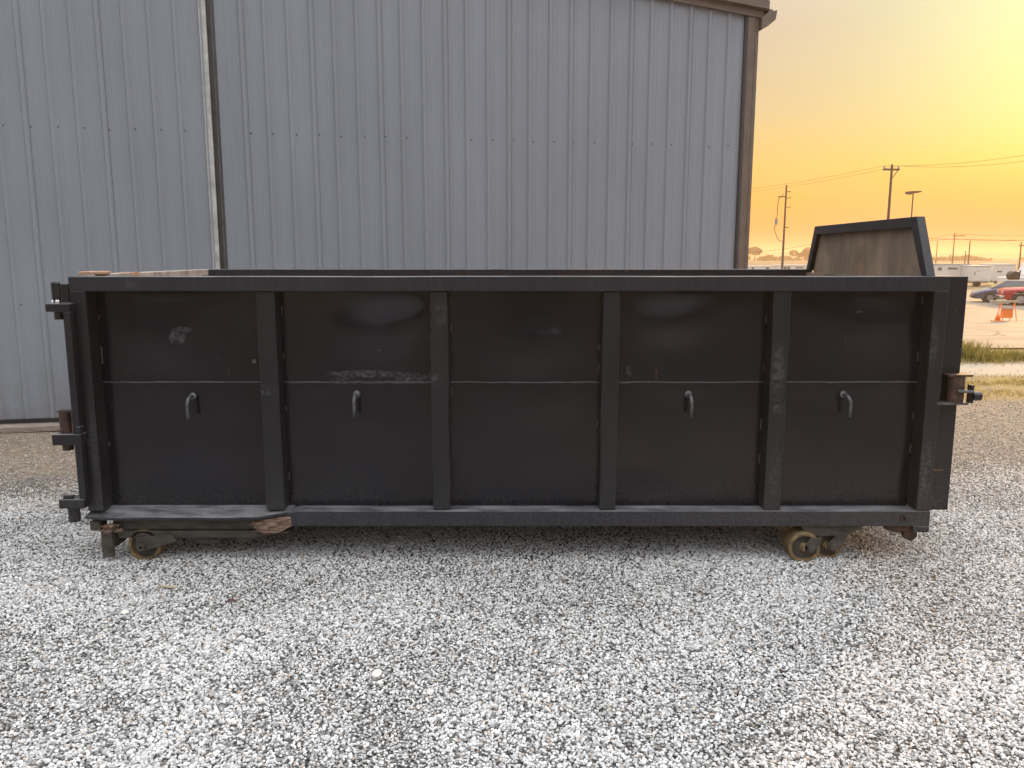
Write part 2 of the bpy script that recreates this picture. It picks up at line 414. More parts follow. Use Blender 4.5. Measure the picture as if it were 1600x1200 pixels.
def lot_fn(t, b):
    g = t.node('ShaderNodeNewGeometry').outputs['Position']
    n = t.noise(g, .5, 6, .65); n2 = t.noise(g, 14, 5, .7)
    c = t.mix(t.mr(n, .35, .65), C(.15, .128, .10), C(.22, .19, .15))
    c = t.mix(t.mr(n2, .5, .75, 0, .4), c, C(.30, .25, .20))
    cr = t.vor(g, .22, 'DISTANCE_TO_EDGE', 'Distance')
    wob = t.math('MULTIPLY', t.noise(g, 2.5, 4), .02)
    c = t.mix(t.math('MULTIPLY', t.mr(t.math('ADD', cr, wob), .024, .014), .8), c, C(.05, .04, .035))
    t.put(b.inputs['Base Color'], c); t.put(b.inputs['Normal'], t.bump(n2, .5, .01))
M['lot'] = mat('worn_pale_asphalt', lot_fn, rough=.85, spec=.3)
lx = [x for x in xs if 2 <= x <= 160]; ly = [y for y in ys if 20.8 <= y <= 76]
tag(sheet('parking_lot', lx, ly, .035, M['lot']), kind='structure')

# ------------------------------------------------------------------ metal building
A = R(10.9)
bld = thing('metal_building', 'large grey ribbed metal building with brown corner trim behind the black dumpster', 'building', (3.86, 13.49, 0), A)
SLOPE = .115; EAVE = 6.185
def roof_z(x): return EAVE + SLOPE*min(-x, 12.5) - SLOPE*max(0, -x-12.5)
def sheet_profile(x0, x1, ribs, y0, rh=.028):
    pts = [(x0, y0)]
    ev = []
    for r in ribs:
        ev += [(r-.040, y0), (r-.015, y0-rh), (r+.015, y0-rh), (r+.040, y0)]
    rs = sorted(ribs)
    for p in [rs[0] - .3225] + rs:
        for fr in (.36, .64):
            m = p + .3225*fr
            if x0+.02 < m < x1-.02: ev += [(m-.014, y0), (m-.004, y0-.003), (m+.004, y0-.003), (m+.014, y0)]
    ev.sort(key=lambda p: p[0])
    return pts + [e for e in ev if x0 < e[0] < x1] + [(x1, y0)]
def wall_sheet(x0, x1, ribs, y0):
    pr = sheet_profile(x0, x1, ribs, y0); mb = MB(); n = len(pr)
    vs = [(x, y, .10) for x, y in pr] + [(x, y, roof_z(x)+.02) for x, y in pr]
    mb.add(vs, [(i, i+1, n+i+1, n+i) for i in range(n-1)])
    # turned lip at the lap edge
    mb.add([(x1, y0, .10), (x1, y0-.004, .10), (x1, y0-.004, roof_z(x1)), (x1, y0, roof_z(x1))], [(0, 1, 2, 3)])
    return mb
P1 = .3225; k0 = .111
lastx = -.015
for i in range(9):          # right-hand section, three ribs to a sheet, from the corner to the joint
    hi = lastx; lo = -(k0 + P1*(3*i+3)) + .05 + P1*.0
    lo = max(lo, -8.20)
    ribs = [-(k0 + P1*k) for k in range(3*i, 3*i+3) if -(k0+P1*k) > lo-.2 and -(k0+P1*k) > -8.15]
    if not ribs or hi - lo < .05: break
    jit = random.uniform(-.0025, .0025)
    wall_sheet(lo, hi-.0015, ribs, jit).build('wall_sheet', M['wall'], bld)
    lastx = lo
P2 = .335
lastx = -8.385
for i in range(8):          # left-hand section stands a little proud
    lo = -(8.722 + P2*(3*i+2)) - .29
    ribs = [-(8.722 + P2*(3*i+k)) for k in range(3)]
    wall_sheet(lo, lastx-.0015, ribs, -.07 + random.uniform(-.0025, .0025)).build('wall_sheet', M['wall'], bld)
    lastx = lo
LX = lastx
# joint: pale cover strip and dark channel
mb = MB(); mb.box(-8.395, -8.30, -.105, -.05, .1, roof_z(-8.3)); mb.build('joint_strip', M['cream'], bld, bevel=.006)
mb = MB(); mb.box(-8.375, -8.355, -.112, -.105, .1, roof_z(-8.3)); mb.build('strip_edge', M['wall'], bld)
mb = MB(); mb.box(-8.30, -8.19, .004, .03, .1, roof_z(-8.2)); mb.build('joint_channel', M['channel'], bld)
mb = MB(); mb.box(-8.245, -8.225, -.03, .004, .1, roof_z(-8.2)); mb.build('joint_channel', M['channel'], bld)
# backing walls, sides, roof
mb = MB(); mb.box(LX, 0, .04, .10, .1, 6.1); mb.box(-.06, 0, .10, 24, .1, 6.1); mb.box(LX, LX+.06, .10, 24, .1, 6.1); mb.box(LX, 0, 24, 24.06, .1, 6.1)
mb.prism([(LX, 6.1), (-.01, 6.1), (-.01, roof_z(0)-.02), (-12.5, roof_z(-12.5)-.02), (LX, roof_z(LX)-.02)], .05, .10, 'y')
mb.build('wall', M['wall'], bld)
mb = MB(); mb.prism([(.25, roof_z(0)+.06), (.25, roof_z(0)+.09), (-12.5, roof_z(-12.5)+.15), (LX-.2, roof_z(LX)+.12), (LX-.2, roof_z(LX)+.09), (-12.5, roof_z(-12.5)+.10)], -.12, 24.2, 'y')
mb.build('roof', M['brown'], bld)
# rake trim (two stepped layers) and eave gutter
def rake(y0, y1, z0, z1, xr, m):
    mb = MB(); a = LX-.2
    mb.prism([(xr, EAVE-SLOPE*xr+z0), (xr, EAVE-SLOPE*xr+z1), (-12.5, roof_z(-12.5)+z1), (a, roof_z(a)+z1), (a, roof_z(a)+z0), (-12.5, roof_z(-12.5)+z0)], y0, y1, 'y')
    return mb.build('rake_trim', m, bld, bevel=.006)
rake(-.075, -.035, -.02, .10, .12, M['brown']); rake(-.16, -.045, .10, .235, .17, M['brown'])
mb = MB(); mb.box(-.125, -.004, -.05, -.005, .1, EAVE); mb.box(-.002, .06, -.05, .12, .1, EAVE)
mb.build('corner_trim', M['brown'], bld, bevel=.008)
mb = MB(); mb.box(-.175, -.14, -.035, -.004, .1, EAVE+.01); mb.build('corner_trim_edge', M['dark'], bld)
mb = MB(); gx = .10
mb.prism([(.063, 5.96), (.18, 6.03), (.30, 6.13), (.32, 6.27), (.172, 6.24), (.063, 6.15)], -.13, 24.1, 'y')
mb.build('gutter', M['brown'], bld, bevel=.006)
# base angle and slab
mb = MB(); mb.box(LX, 0, -.11, -.02, .06, .115); mb.build('base_angle', M['dark'], bld, bevel=.004)
mb = MB(); mb.box(LX, .02, -.10, 24, -.2, .06); mb.build('slab_edge', M['concrete'], bld, bevel=.01)
# purlin screws
scr = MB(); scr.lathe([(0, -.005), (.009, -.005), (.011, 0), (0, 0)], (0, 0, 0), 'y', 8)
proto = scr.build('screw', M['dark'], bld); first = True
rs = [-(k0+P1*k) for k in range(25)] + [-(8.722+P2*k) for k in range(20)]
for zrow in (1.75, 4.18):
    for j, rx in enumerate(rs):
        if random.random() < .12: continue
        o = proto if first else proto.copy()
        if not first: COL.objects.link(o)
        first = False
        yy = -.003 if rx > -8.3 else -.073
        o.location = (rx + .065 + random.uniform(-.012, .012), yy, zrow + random.uniform(-.012, .012))

# boards lying by the wall
def lumber(x0, y0, x1, y1, w, h, zb, label):
    a = math.atan2(y1-y0, x1-x0); L = math.hypot(x1-x0, y1-y0)
    mb = MB(); mb.box(0, L, -w/2, w/2, 0, h); o = mb.build('lumber_board', M['board'], None, bevel=.006)
    o.location = (x0, y0, zb); o.rotation_euler = (0, random.uniform(-.006, .006), a); return tag(o, label, 'board', 'old boards on the ground along the wall')
lumber(-9.6, 10.65, -6.35, 11.2, .18, .045, .02, 'long weathered board lying flat against the foot of the grey wall')
lumber(-9.0, 10.40, -6.25, 11.02, .10, .075, .015, 'brown square timber on the dirt in front of the flat board by the wall')

# ------------------------------------------------------------------ roll-off container
FY = 6.11
box = thing('roll_off_dumpster', 'long black steel roll-off dumpster on rusty rollers, parked on white gravel', 'dumpster', (0, FY, 0))
XL, XR = -3.365, 3.322; XLi, XRi = -3.243, 3.209
ZT, ZTb = 2.277, 2.166; ZB, ZBb = .43, .305
DP = .155
WID = 2.62
ribs = [(-1.955, -1.812), (-.628, -.491), (.695, .825), (2.0, 2.135)]
B = .006
# near side frame (long members are never quite straight)
def wobbly(x0, x1, y0, y1, z0, z1, axis, seed, amp=.0035, n=24):
    mb = MB(); vs = []
    for i in range(n+1):
        f = i/n
        if axis == 'x':
            x = x0+(x1-x0)*f; o = [mnoise.noise((x*1.4, seed, k*5.1))*amp for k in range(4)]
            vs += [(x, y0+o[0], z0+o[1]), (x, y0+o[0]*.6, z1+o[2]), (x, y1, z1+o[2]*.5), (x, y1, z0+o[1])]
        else:
            z_ = z0+(z1-z0)*f; o = [mnoise.noise((z_*2.2, seed, k*5.1))*amp for k in range(3)]
            vs += [(x0+o[0], y0+o[1], z_), (x0+o[0], y1, z_), (x1+o[2], y1, z_), (x1+o[2], y0+o[1]*.5, z_)]
    fs = [(i*4+k, i*4+(k+1)%4, (i+1)*4+(k+1)%4, (i+1)*4+k) for i in range(n) for k in range(4)] + [(0, 1, 2, 3), (n*4+3, n*4+2, n*4+1, n*4)]
    return mb.add(vs, fs)
wobbly(XL, XR, 0, .15, ZTb, ZT, 'x', 1.0, .006, 48).build('top_rail', M['rail'], box, bevel=B)
mb = MB(); mb.box(XL, XLi, .002, .168, .43, ZTb); mb.build('corner_post', M['frame'], box, bevel=B)
mb = MB(); mb.box(XRi, XR, .002, .168, .432, ZTb); mb.build('corner_post', M['frame'], box, bevel=B)
for a, b_ in ribs:
    wobbly(a, b_, .022, .160, .432, ZTb-.004, 'z', a*3, .008).build('side_rib', M['frame'], box, bevel=B)
# bottom rail: whole from x=-1.82, torn away to the left
mb = MB(); mb.prism([(-1.78, ZB-.012), (-1.83, ZBb+.03), (-1.80, ZBb), (XR, ZBb), (XR, ZB), (-1.70, ZB)], -.002, .15, 'y')
mb.build('bottom_rail', M['rail'], box, bevel=B)
mb = MB(); mb.box(XR-.13, XR, -.006, .12, .255, ZBb-.001); mb.build('corner_shoe', M['frame'], box, bevel=B)
# bent flange where the rail face is gone
mb = MB(); n = 26; vs = []
for i in range(n+1):
    x = -3.38 + (2.0-.0)*0 + i/n*(1.62); e = max(0, (x+2.02)/.26)
    yf = -.045 + .05*min(1, e) + .006*math.sin(x*9); zf = .392 + .03*min(1, e) + .006*mnoise.noise((x*4, 0, 0))
    if i == 0: yf += .02
    vs += [(x, .155, ZB+.002), (x, yf, zf), (x, yf+.004, zf-.022), (x, .155, ZB-.015)]
fs = []
for i in range(n):
    for k in range(4): fs.append((i*4+k, i*4+(k+1)%4, (i+1)*4+(k+1)%4, (i+1)*4+k))
fs += [(0, 1, 2, 3), (n*4+3, n*4+2, n*4+1, n*4)]
mb.add(vs, fs).build('bent_flange', M['rail'], box)
mb = MB(); mb.box(-3.2, -1.98, .045, .148, .265, .385); mb.build('inner_beam', M['under'], box, bevel=.004)
mb = MB(); mb.box(-3.355, -3.27, -.01, .10, .27, .345); mb.build('end_block', M['under'], box, bevel=.006)
mb = MB(); mb.prism([(-3.17, .255), (-3.15, .195), (-2.05, .20), (-1.78, .235), (-1.80, .258)], .03, .17, 'y'); mb.build('lower_rail', M['under'], box, bevel=.004)
mb = MB(); mb.prism([(-2.80, .194), (-2.795, .165), (-2.72, .150), (-2.66, .185), (-2.58, .188), (-2.55, .150), (-2.44, .135), (-2.36, .15), (-2.34, .185), (-2.25, .188), (-2.2, .16), (-2.12, .165), (-2.02, .198)], .06, .12, 'y')
mb.build('hanger_plate', M['under'], box)
def torn(cx, cz, w, h, seed, name='torn_edge'):
    rnd = random.Random(seed); mb = MB()
    for k in range(15):
        x = cx + rnd.uniform(-.5, .35)*w; z_ = cz + rnd.uniform(-.4, .4)*h; L = rnd.uniform(.35, .6)*w; th = rnd.uniform(.1, .22)*h
        y = rnd.uniform(-.03, .03); a = rnd.uniform(-.1, .4)
        p = [(x-L/2, y, z_-a*L*.3), (x, y-.012, z_+th), (x+L/2, y+rnd.uniform(-.01, .02), z_+a*L*.3), (x+.01, y-.005, z_-th), (x, y+.05, z_)]
        mb.add(p, [(0, 1, 2, 3), (0, 4, 1), (1, 4, 2), (2, 4, 3), (3, 4, 0)])
    return mb.build(name, M['splinter'], box)
torn(-1.90, .315, .28, .12, 3); torn(-3.17, .29, .17, .09, 5)
mb = MB(); mb.prism([(-2.06, .30), (-1.98, .365), (-1.76, .385), (-1.75, .31), (-1.86, .255), (-1.98, .245)], -.008, .04, 'y'); mb.build('torn_edge', M['splinter'], box)
# leg plate with gusset
mb = MB(); mb.box(-3.275, -3.185, -.01, .02, .045, .262); mb.prism([(.02, .045), (.36, .20), (.36, .262), (.02, .262)], -3.275, -3.255, 'x'); mb.box(-3.2, -3.185, .02, .3, .12, .262)
mb.build('skid_leg', M['under'], box, bevel=.004)

# side panels: two plates a bay, hand-dented
def panel(x0, x1, z0, z1, y, dents, seed):
    nx, nz = 26, 20; v = []
    for j in range(nz+1):
        for i in range(nx+1):
            u, w = i/nx, j/nz; x = x0+(x1-x0)*u; z_ = z0+(z1-z0)*w
            edge = min(1, 6*u, 6*(1-u))*min(1, 6*w, 6*(1-w)); edge = edge*edge*(3-2*edge)
            dy = .009*mnoise.noise((x*2.2+seed, z_*2.6, seed*1.7))
            for (dx, dz, sx, sz, a) in dents: dy -= a*math.exp(-((x-dx)/sx)**2-((z_-dz)/sz)**2)
            v.append((x, y+dy*edge, z_))
    f = [(j*(nx+1)+i, j*(nx+1)+i+1, (j+1)*(nx+1)+i+1, (j+1)*(nx+1)+i) for j in range(nz) for i in range(nx)]
    mb = MB(); mb.add(v, f); return mb.build('side_panel', M['black'], box, smooth=True)
bays = [(XLi, ribs[0][0]), (ribs[0][1], ribs[1][0]), (ribs[1][1], ribs[2][0]), (ribs[2][1], ribs[3][0]), (ribs[3][1], XRi)]
ZW = 1.443
up_d = [[(-2.7, 1.82, .34, .2, .03)], [(-1.05, 1.86, .26, .17, .052), (-.70, 1.95, .14, .12, .03)], [(.15, 1.75, .35, .18, .02)], [(1.2, 1.92, .32, .16, .034)], [(2.8, 1.9, .3, .18, .026)]]
for i, (a, b_) in enumerate(bays):
    panel(a, b_, ZW, ZTb+.004, DP-.004, up_d[i], 1.3+i*2.1)
    panel(a, b_, ZB-.02, ZW, DP, [((a+b_)/2, 1.0, .5, .4, -.006)], 12.7+i*3.3)
    mb = MB(); pts = [(a+.004+(b_-a-.008)*k/14, DP-.006, ZW+random.uniform(-.003, .003)) for k in range(15)]
    mb.tube(pts, [random.uniform(.0035, .0065) for _ in pts], 6).build('weld_seam', M['weld'], box)
    # stitch welds in the corners of the bay
    for xx in (a+.012, b_-.012):
        for k in range(4):
            zz_ = random.uniform(.55, 2.1); L = random.uniform(.03, .09)
            MB().tube([(xx, DP-.006, zz_), (xx+.002, DP-.006, zz_+L)], .0055, 6).build('stitch_weld', M['weld'], box)
# tarp hooks
def hook(x, z_, dirx):
    mb = MB()
    mb.lathe([(0, -.012), (.026, -.010), (.032, .004), (0, .004)], (x, DP-.004, z_), 'y', 12)
    mb.tube([(x, DP-.01, z_), (x, DP-.05, z_+.004), (x+dirx*.012, DP-.085, z_-.008), (x+dirx*.026, DP-.105, z_-.04), (x+dirx*.03, DP-.105, z_-.10), (x+dirx*.028, DP-.10, z_-.165)], [.014, .014, .014, .0135, .013, .012], 8)
    return mb.build('tarp_hook', M['steel'], box, smooth=True)
hook(-2.535, 1.33, -.35); hook(-1.235, 1.345, -.1); hook(1.40, 1.345, .3); hook(2.63, 1.345, .75)
# small stub bosses
for (x, z_) in ((-2.03, 1.61), ):
    MB().lathe([(0, -.02), (.016, -.018), (.018, 0), (0, 0)], (x, DP-.004, z_), 'y', 10).build('stud', M['steel'], box)

# far side, floor, interior
mb = MB(); mb.box(XL+.13, XR-.12, WID-.12, WID, ZTb+.02, ZT+.014); mb.build('far_rail', M['rail'], box, bevel=B)
mb = MB(); mb.box(XLi+.02, XRi, WID-.08, WID-.05, .44, ZTb+.02); mb.build('far_wall', M['tan'], box)
mb = MB(); mb.box(XLi, XRi, DP+.01, WID-.08, .40, .438); mb.build('floor_plate', M['rust'], box)
mb = MB(); mb.box(XLi, XRi, .185, .195, .44, ZTb); mb.build('inner_wall', M['tan'], box)
for k in range(4):
    a, b_ = ribs[k]; mb = MB(); mb.box(a, b_, WID-.05, WID+.05, .432, ZTb+.018); mb.build('side_rib', M['frame'], box)
# long sills and cross members
for yy in (.62, 1.85):
    mb = MB(); mb.box(-3.2, 3.25, yy, yy+.08, .16, .398); mb.build('long_sill', M['under'], box, bevel=.004)
for k in range(14):
    x = -3.05 + k*.47; mb = MB(); mb.box(x, x+.06, .152, WID-.1, .30, .398); mb.build('cross_member', M['under'], box)

# left end: gate with hinge hardware
mb = MB(); mb.box(XL+.02, XLi, .152, WID-.01, .44, ZTb+.055); mb.build('tailgate', M['tan'], box)
mb = MB(); mb.box(XL+.006, XLi+.006, .151, WID+.0, ZTb+.056, ZT+.012); mb.build('gate_top_rail', M['pale'], box, bevel=B)
mb = MB(); mb.box(XL+.004, XLi+.008, .75, .92, ZTb+.10, ZT+.016); mb.build('worn_patch', M['orange_rust'], box)
mb = MB(); mb.prism([(XL+.0, .153), (XL+.21, .153), (XL+.13, .40), (XL+.0, .34)], ZT+.0125, ZT+.034, 'z'); mb.build('corner_gusset', M['orange_rust'], box, bevel=.004)
mb = MB(); mb.box(-3.462, -3.388, .06, .17, .50, 2.02); mb.build('gate_post', M['frame'], box, bevel=B)
mb = MB(); mb.prism([(-3.385, .55), (-3.332, .55), (-3.332, 2.012), (-3.385, 2.012)], -.072, -.016, 'y'); mb.build('hinge_strap', M['frame'], box, bevel=B)
mb = MB(); mb.box(-3.515, -3.332, -.074, .06, 2.014, 2.075); mb.build('hinge_arm', M['frame'], box, bevel=B)
mb = MB(); mb.lathe([(0, 0), (.033, 0), (.033, .15), (.024, .165), (0, .165)], (-3.462, 0, 2.076), 'z', 16); mb.box(-3.425, -3.37, .0, .07, 2.08, 2.22)
mb.build('hinge_pin', M['frame'], box, bevel=.003)
for x in (-3.47, -3.44, -3.425):
    MB().lathe([(0, 0), (.012, 0), (.010, .018), (.004, .028), (0, .028)], (x, -.045, 2.0755), 'z', 8).build('weld_blob', M['bright'], box)
mb = MB(); mb.lathe([(0, 0), (.035, 0), (.035, .06), (0, .06)], (-3.455, 0, 1.952), 'z', 16); mb.build('hinge_collar', M['frame'], box)
# middle hinge
mb = MB(); mb.box(-3.55, -3.325, -.085, .06, .985, 1.07); mb.build('hinge_arm', M['frame'], box, bevel=B)
mb = MB(); mb.lathe([(0, 0), (.042, 0), (.042, .165), (0, .165)], (-3.475, -.01, 1.071), 'z', 16); mb.box(-3.52, -3.415, -.04, .04, 1.237, 1.247); mb.box(-3.43, -3.39, 0, .07, 1.075, 1.23)
mb.build('hinge_pin', M['darkrust'], box)
mb = MB(); mb.box(-3.36, -3.325, -.08, -.02, 1.075, 1.13); mb.build('hinge_lug', M['frame'], box, bevel=B)
mb = MB(); mb.lathe([(0, 0), (.04, 0), (.04, .05), (0, .05)], (-3.47, -.01, .934), 'z', 14); mb.build('hinge_collar', M['darkrust'], box)
# lower hinge
mb = MB(); mb.box(-3.545, -3.345, -.08, .06, .475, .548); mb.build('hinge_arm', M['frame'], box, bevel=B)
mb = MB(); mb.lathe([(0, 0), (.045, 0), (.045, .12), (0, .12)], (-3.47, -.01, .354), 'z', 16); mb.build('hinge_pin', M['frame'], box)
mb = MB(); mb.box(-3.52, -3.44, -.06, -.03, .549, .58); mb.build('hinge_lug', M['frame'], box, bevel=B)

# right end: bulkhead with latch and head board
mb = MB(); mb.box(XR+.018, 3.50, .075, WID-.05, .415, ZT-.001); mb.build('bulkhead', M['frame'], box, bevel=B)
mb = MB(); mb.box(XR-.002, XR+.03, .12, .3, .44, ZT-.02); mb.build('bulkhead_gap', M['dark'], box)
mb = MB(); mb.box(3.30, 3.465, 1.4, WID-.1, ZT+.0, ZT+.045); mb.build('bulkhead_cap', M['frame'], box, bevel=B)
HT = 2.735
mb = MB()
X0, X1 = 3.150, 3.218
y0b, y1b, y0t, y1t = .02, WID-.07, .25, WID-.25
mb.prism([(y0b, ZT+.002), (y0b+.085, ZT+.002), (y0t+.07, HT-.085), (y0t, HT)], X0, X1, 'x')
mb.prism([(y1b, ZT+.002), (y1b-.085, ZT+.002), (y1t-.07, HT-.085), (y1t, HT)], X0, X1, 'x')
mb.prism([(y0t, HT), (y0t+.07, HT-.085), (y1t-.07, HT-.085), (y1t, HT)], X0+.001, X1-.001, 'x')
hb = mb.build('head_board_frame', M['frame'], box, bevel=.004)
mb = MB(); mb.prism([(y0b+.07, ZT-.1), (y1b-.07, ZT-.1), (y1t-.05, HT-.07), (y0t+.05, HT-.07)], X0+.045, X0+.06, 'x')
mb.build('head_board', M['tan'], box)
mb = MB(); mb.box(3.135, 3.19, .20, WID-.05, .44, ZT-.02); mb.build('bulkhead_inner', M['tan'], box)
# latch
mb = MB(); mb.box(3.355, 3.545, -.03, .07, 1.512, 1.528); mb.build('latch_plate', M['darkrust'], box, bevel=.002)
mb = MB(); mb.box(3.29, 3.53, -.03, .072, 1.292, 1.31); mb.build('latch_plate', M['steel'], box, bevel=.002)
mb = MB(); mb.lathe([(0, 0), (.062, 0), (.062, .2), (0, .2)], (3.445, .02, 1.311), 'z', 18); mb.build('latch_tube', M['darkrust'], box, smooth=False)
mb = MB(); mb.tube([(3.42, -.05, 1.405), (3.545, -.055, 1.40)], .012, 8); mb.build('latch_pin', M['steel'], box)
mb = MB(); mb.lathe([(.018, -.03), (.036, -.03), (.036, .03), (.018, .03)], (3.575, -.04, 1.365), 'x', 14); mb.box(3.53, 3.55, -.05, .01, 1.31, 1.45); mb.build('latch_ring', M['frame'], box)
mb = MB(); mb.box(3.36, 3.43, .069, .074, .74, .752); mb.build('paint_scrape', M['rust'], box)

# right roller pair
def roller(cx, cy, cz, r, w):
    mb = MB(); mb.lathe([(r-.028, 0), (r-.006, 0), (r, .01), (r, w-.01), (r-.006, w), (r-.028, w), (r-.034, w*.6), (r-.034, w*.4)], (cx, cy, cz), 'y', 36)
    wv = mb.build('roller', M['wheelrust'], box, smooth=False)
    m = wv.modifiers.new('bevel', 'BEVEL'); m.width = .003; m.limit_method = 'ANGLE'
    mb = MB(); mb.lathe([(0, .03), (r-.03, .03), (r-.03, w-.03), (0, w-.03)], (cx, cy, cz), 'y', 24); mb.build('roller_web', M['under'], wv)
    mb = MB(); mb.lathe([(0, -.012), (.022, -.012), (.026, .01), (.034, .012), (.036, .04), (0, .04)], (cx, cy, cz), 'y', 16); mb.build('hub', M['wheelrust'], wv)
    return wv
roller(2.335, -.01, .128, .127, .17); roller(2.545, .06, .118, .118, .15)
mb = MB(); mb.prism([(2.31, .303), (2.82, .303), (2.79, .27), (2.68, .215), (2.36, .21)], .03, .10, 'y'); mb.build('axle_bracket', M['under'], box, bevel=.004)
mb = MB(); mb.prism([(2.375, .212), (2.47, .214), (2.44, .13), (2.39, .088), (2.34, .10), (2.33, .14)], -.022, -.004, 'y')
mb.lathe([(0, -.02), (.03, -.018), (.034, 0), (0, 0)], (2.385, -.024, .128), 'y', 10); mb.build('roller_arm', M['under'], box, bevel=.003)
mb = MB(); mb.prism([(2.60, .212), (2.69, .213), (2.66, .12), (2.60, .075), (2.545, .085), (2.535, .14)], .036, .054, 'y')
mb.lathe([(0, -.02), (.026, -.018), (.03, 0), (0, 0)], (2.575, .036, .118), 'y', 10); mb.build('roller_arm', M['under'], box, bevel=.003)
# left roller
roller(-2.955, .03, .133, .133, .15)
mb = MB(); mb.prism([(-3.00, .21), (-2.72, .235), (-2.68, .18), (-2.74, .16), (-2.93, .10), (-2.985, .10), (-3.01, .14)], .0, .02, 'y')
mb.lathe([(.012, -.03), (.032, -.028), (.036, 0), (0.012, 0)], (-2.957, .0, .133), 'y', 14); mb.build('roller_arm', M['under'], box, bevel=.003)
# pickup hook at right foot
mb = MB(); mb.prism([(2.98, .303), (3.0, .262), (3.1, .235), (3.12, .25), (3.26, .253), (3.26, .303)], .03, .09, 'y')
mb.lathe([(0, 0), (.055, 0), (.055, .06), (0, .06)], (3.20, .04, .225), 'y', 16); mb.build('lift_hook', M['darkrust'], box, bevel=.003)
mb = MB(); mb.lathe([(.012, -.006), (.028, -.004), (.028, .006), (.012, .006)], (3.11, -.008, .375), 'y', 14); mb.build('rivet_ring', M['darkrust'], box)

# ------------------------------------------------------------------ loose gravel (uncountable): points + geometry nodes
rng = np.random.default_rng(11)
def pts_region(x0, x1, y0, y1, dens, cond, smin, smax):
    n = int((x1-x0)*(y1-y0)*dens); x = rng.uniform(x0, x1, n); y = rng.uniform(y0, y1, n); k = cond(x, y)
    x, y = x[k], y[k]; s_ = smin + (smax-smin)*rng.beta(1.8, 3, len(x)); return x, y, s_
inview = lambda x, y: (np.abs(x) < .70*y + 2.6 + .5*np.sin(y*3.1)*np.sin(x*2.3)) & ((y > 2.5) | (rng.random(len(x)) < (y-1.6)/.9))
def dens_noise(x, y):
    return .5+.5*np.sin(x*1.3+np.sin(y*.9)*2)*np.cos(y*1.7+np.sin(x*.7)*1.5)
def patchy(x, y):
    v = np.array([mnoise.noise((a*.8, b_*1.1, 2.2)) + .5*mnoise.noise((a*2.6, b_*2.6, 9.)) for a, b_ in zip(x[::1], y[::1])]); return v
regs = [pts_region(-8.5, 8.5, 1.7, 7.6, 4700, inview, .0056, .0128),
        pts_region(-8.5, 8.5, 1.7, 7.6, 25, inview, .012, .022),
        pts_region(3.3, 9.5, 7.6, 13.5, 4000, lambda x, y: inview(x, y) & (rng.random(len(x)) < np.clip(1.1*np.exp(-(y-7.6)/(.8+1.2*dens_noise(x, y)))+.05, .05, 1)), .0056, .014),
        pts_region(-8.5, -3.0, 7.6, 10.8, 4000, lambda x, y: (rng.random(len(x)) < np.clip(1.1*np.exp(-(y-7.6)/(.3+.7*dens_noise(x, y)))+.04, .04, 1)), .0056, .015),
        pts_region(-3.2, 3.3, 7.6, 8.8, 500, lambda x, y: x > -99, .007, .016)]
for (mx, my, mr_) in ((-2.955, 6.2, .2), (2.335, 6.17, .22), (2.52, 6.25, .18), (-3.23, 6.12, .1)):
    n_ = 260; a_ = rng.uniform(0, 6.28, n_); q_ = np.abs(rng.normal(0, mr_*.55, n_)) + .03
    regs.append((mx+np.cos(a_)*q_*1.2, my+np.sin(a_)*q_*.7, rng.uniform(.006, .013, n_)))
px = np.concatenate([r[0] for r in regs]); py = np.concatenate([r[1] for r in regs]); ps = np.concatenate([r[2] for r in regs])
pz = np.array([gh(a, b_) for a, b_ in zip(px, py)]) + ps*rng.uniform(.05, .75, len(ps)) + .015*sum(np.exp(-(((px-mx)/.17)**2+((py-my)/.09)**2)) for mx, my in ((-2.955, 6.2), (2.335, 6.17), (2.52, 6.25)))
pv = patchy(px, py); keep = rng.random(len(px)) < np.clip(.93 - pv*.22, .8, 1)
px, py, ps, pz, pv = px[keep], py[keep], ps[keep], pz[keep], pv[keep]; ps = ps*np.clip(1 - pv*.3, .85, 1.2)
me = bpy.data.meshes.new('gravel'); me.vertices.add(len(px))
me.vertices.foreach_set('co', np.stack([px, py, pz], 1).astype(np.float32).ravel())
at = me.attributes.new('size', 'FLOAT', 'POINT'); at.data.foreach_set('value', ps.astype(np.float32))
at = me.attributes.new('rot', 'FLOAT_VECTOR', 'POINT'); at.data.foreach_set('vector', np.stack([rng.uniform(-.7, .7, len(px)), rng.uniform(-.7, .7, len(px)), rng.uniform(0, 6.28, len(px))], 1).astype(np.float32).ravel())
at = me.attributes.new('pick', 'INT', 'POINT'); at.data.foreach_set('value', rng.integers(0, 7, len(px)).astype(np.int32))
grv = bpy.data.objects.new('gravel', me); COL.objects.link(grv); tag(grv, 'loose white and grey crushed stone covering the yard in front of the dumpster', 'gravel', kind='stuff')
